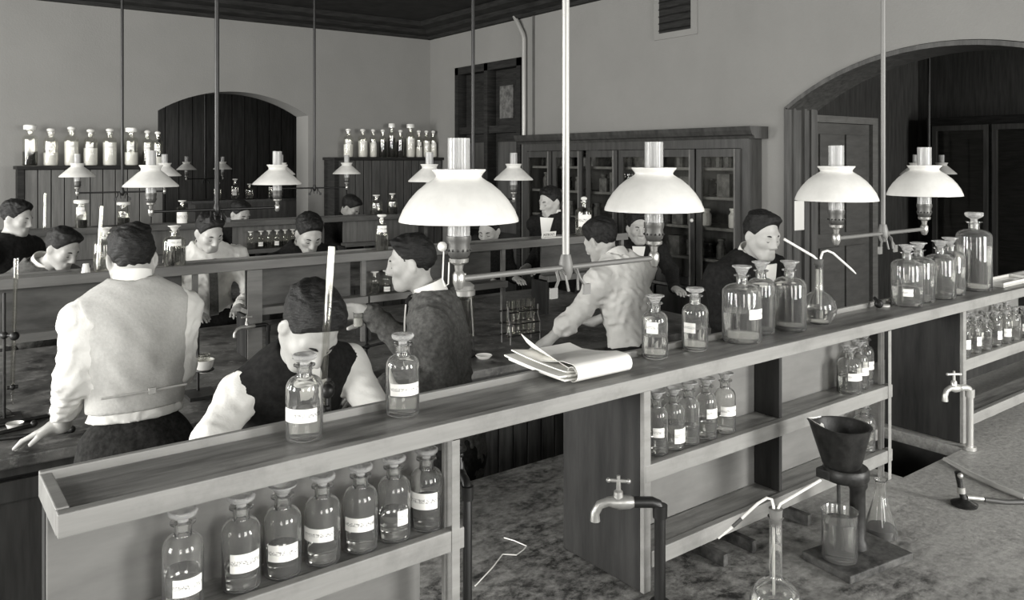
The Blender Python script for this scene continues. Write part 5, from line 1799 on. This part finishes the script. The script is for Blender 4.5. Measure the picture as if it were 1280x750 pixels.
# leaning man with the rolled sleeves
r, i = person('man in a cream shirt with rolled sleeves seen from behind, leaning on the middle bench',
              (2.86, 2.86, .95), (2.815, 2.945, 1.405), (2.815, 3.065, 1.485), (-.10, .86, -.42),
              {'L': ((2.622, 2.99, 1.165), (2.490, 3.10, 1.005), (-.55, .5, -.45), (-.2, -.3, -.9), .35), 'R': ((3.03, 3.04, 1.14), (2.93, 3.24, 1.03), (-.2, .9, -.1), DN, .5)},
              [('trousers', 'cloth_black', {'waist': .12}), ('shirt', 'shirt_cream', {'fold': .006, 'hem': .06, 'sleeve': .55, 'seed': 6})],
              feet=(2.87, 2.80, 0), right=(1, .05, 0), h=.0095, hf=.0055, fine_hands=('L',), brows=False, hair_style='full', sh=.165, hs=.92)
collar(r, i, 'shirt_cream', hgt=.034, r=.064, tilt=.6)
# man behind the large bottles
r, i = person('dark-haired man behind the large bottles with the wash flask tube at his mouth',
              (3.12, 2.46, .95), (3.105, 2.36, 1.455), (3.070, 2.275, 1.560), (-.20, -.95, -.24),
              {'R': ((2.86, 2.33, 1.20), (2.93, 2.16, 1.05), (.4, -.6, .1), DN, .7), 'L': ((3.33, 2.33, 1.18), (3.22, 2.14, 1.05), (-.4, -.6, .1), DN, .7)},
              [('trousers', 'cloth_black', {}), ('coat', 'cloth_black', {'hem': -.3})], right=(-1, .05, 0), h=.011, hf=.0055, hair_style='side', eyes='down', hs=.87)
collar(r, i, hgt=.044, tilt=.5)
chest_piece(r, i, 'shirt_front', 'collar_white', -.06, .06, .45, .98, .130)
# man facing the camera, beyond the leaning one
r, i = person('man in black with a white collar facing the camera, behind the leaning man',
              (4.50, 4.56, .86), (4.44, 4.44, 1.285), (4.385, 4.36, 1.385), (-.50, -.85, -.10),
              {'R': ((4.18, 4.50, 1.05), (4.05, 4.35, .95), (-.4, -.8, 0), DN, .5), 'L': ((4.66, 4.28, 1.05), (4.50, 4.10, .95), (-.4, -.8, 0), DN, .5)},
              [('trousers', 'cloth_black', {}), ('coat', 'cloth_black', {'hem': -.25})], right=(-.85, .5, 0), h=.012, hf=.006, hair_style='side', eyes='open')
collar(r, i, hgt=.046, tilt=.4)
chest_piece(r, i, 'shirt_front', 'collar_white', -.05, .05, .6, .98, .128)
# man standing before the bookcase, facing left
r, i = person('man in a black suit standing before the bookcase, looking left',
              (4.27, 5.22, .95), (4.255, 5.21, 1.44), (4.225, 5.215, 1.555), (-.90, -.02, -.25),
              {'R': ((4.30, 5.42, 1.18), (4.12, 5.36, 1.02), (-.8, -.3, -.2), DN, .5), 'L': ((4.22, 4.98, 1.18), (4.06, 5.04, 1.04), (-.8, .3, -.2), DN, .5)},
              [('trousers', 'cloth_black', {}), ('coat', 'cloth_black', {'hem': -.3})], right=(-.30, .95, 0), h=.013, hf=.0065, hair_style='side')
collar(r, i, hgt=.048, tilt=.4)
chest_piece(r, i, 'shirt_front', 'collar_white', -.065, .065, .5, .98, .130, taper=.2)
# faint figures in the back aisle
for lab, u, v, z, fc, hsx in (('half-hidden man behind the back shelf, head beside the tie man', 2.43, 7.62, 1.395, (.35, -.8, -.45), 'full'),
                              ('dark-haired man behind the back shelf, left of its two dark bottles', 3.57, 7.66, 1.41, (.5, -.6, -.6), 'full'),
                              ('blurred man bending behind the chimney of the nearest lamp', 3.61, 5.22, 1.345, (-.8, -.5, -.35), 'side')):
    r, i = person(lab, (u + .02, v + .12, .93), (u + .01, v + .06, z - .105), (u, v, z), fc,
                  {'R': ((u - .22, v, z - .36), (u - .12, v - .18, .98), (.2, -.8, 0), DN, .5), 'L': ((u + .22, v, z - .36), (u + .12, v - .18, .98), (-.2, -.8, 0), DN, .5)},
                  [('trousers', 'cloth_black', {}), ('coat', 'cloth_black', {'hem': -.3})], right=(-1, 0, 0), h=.015, hf=.0075, hair_style=hsx)
    collar(r, i, hgt=.040, tilt=.5)
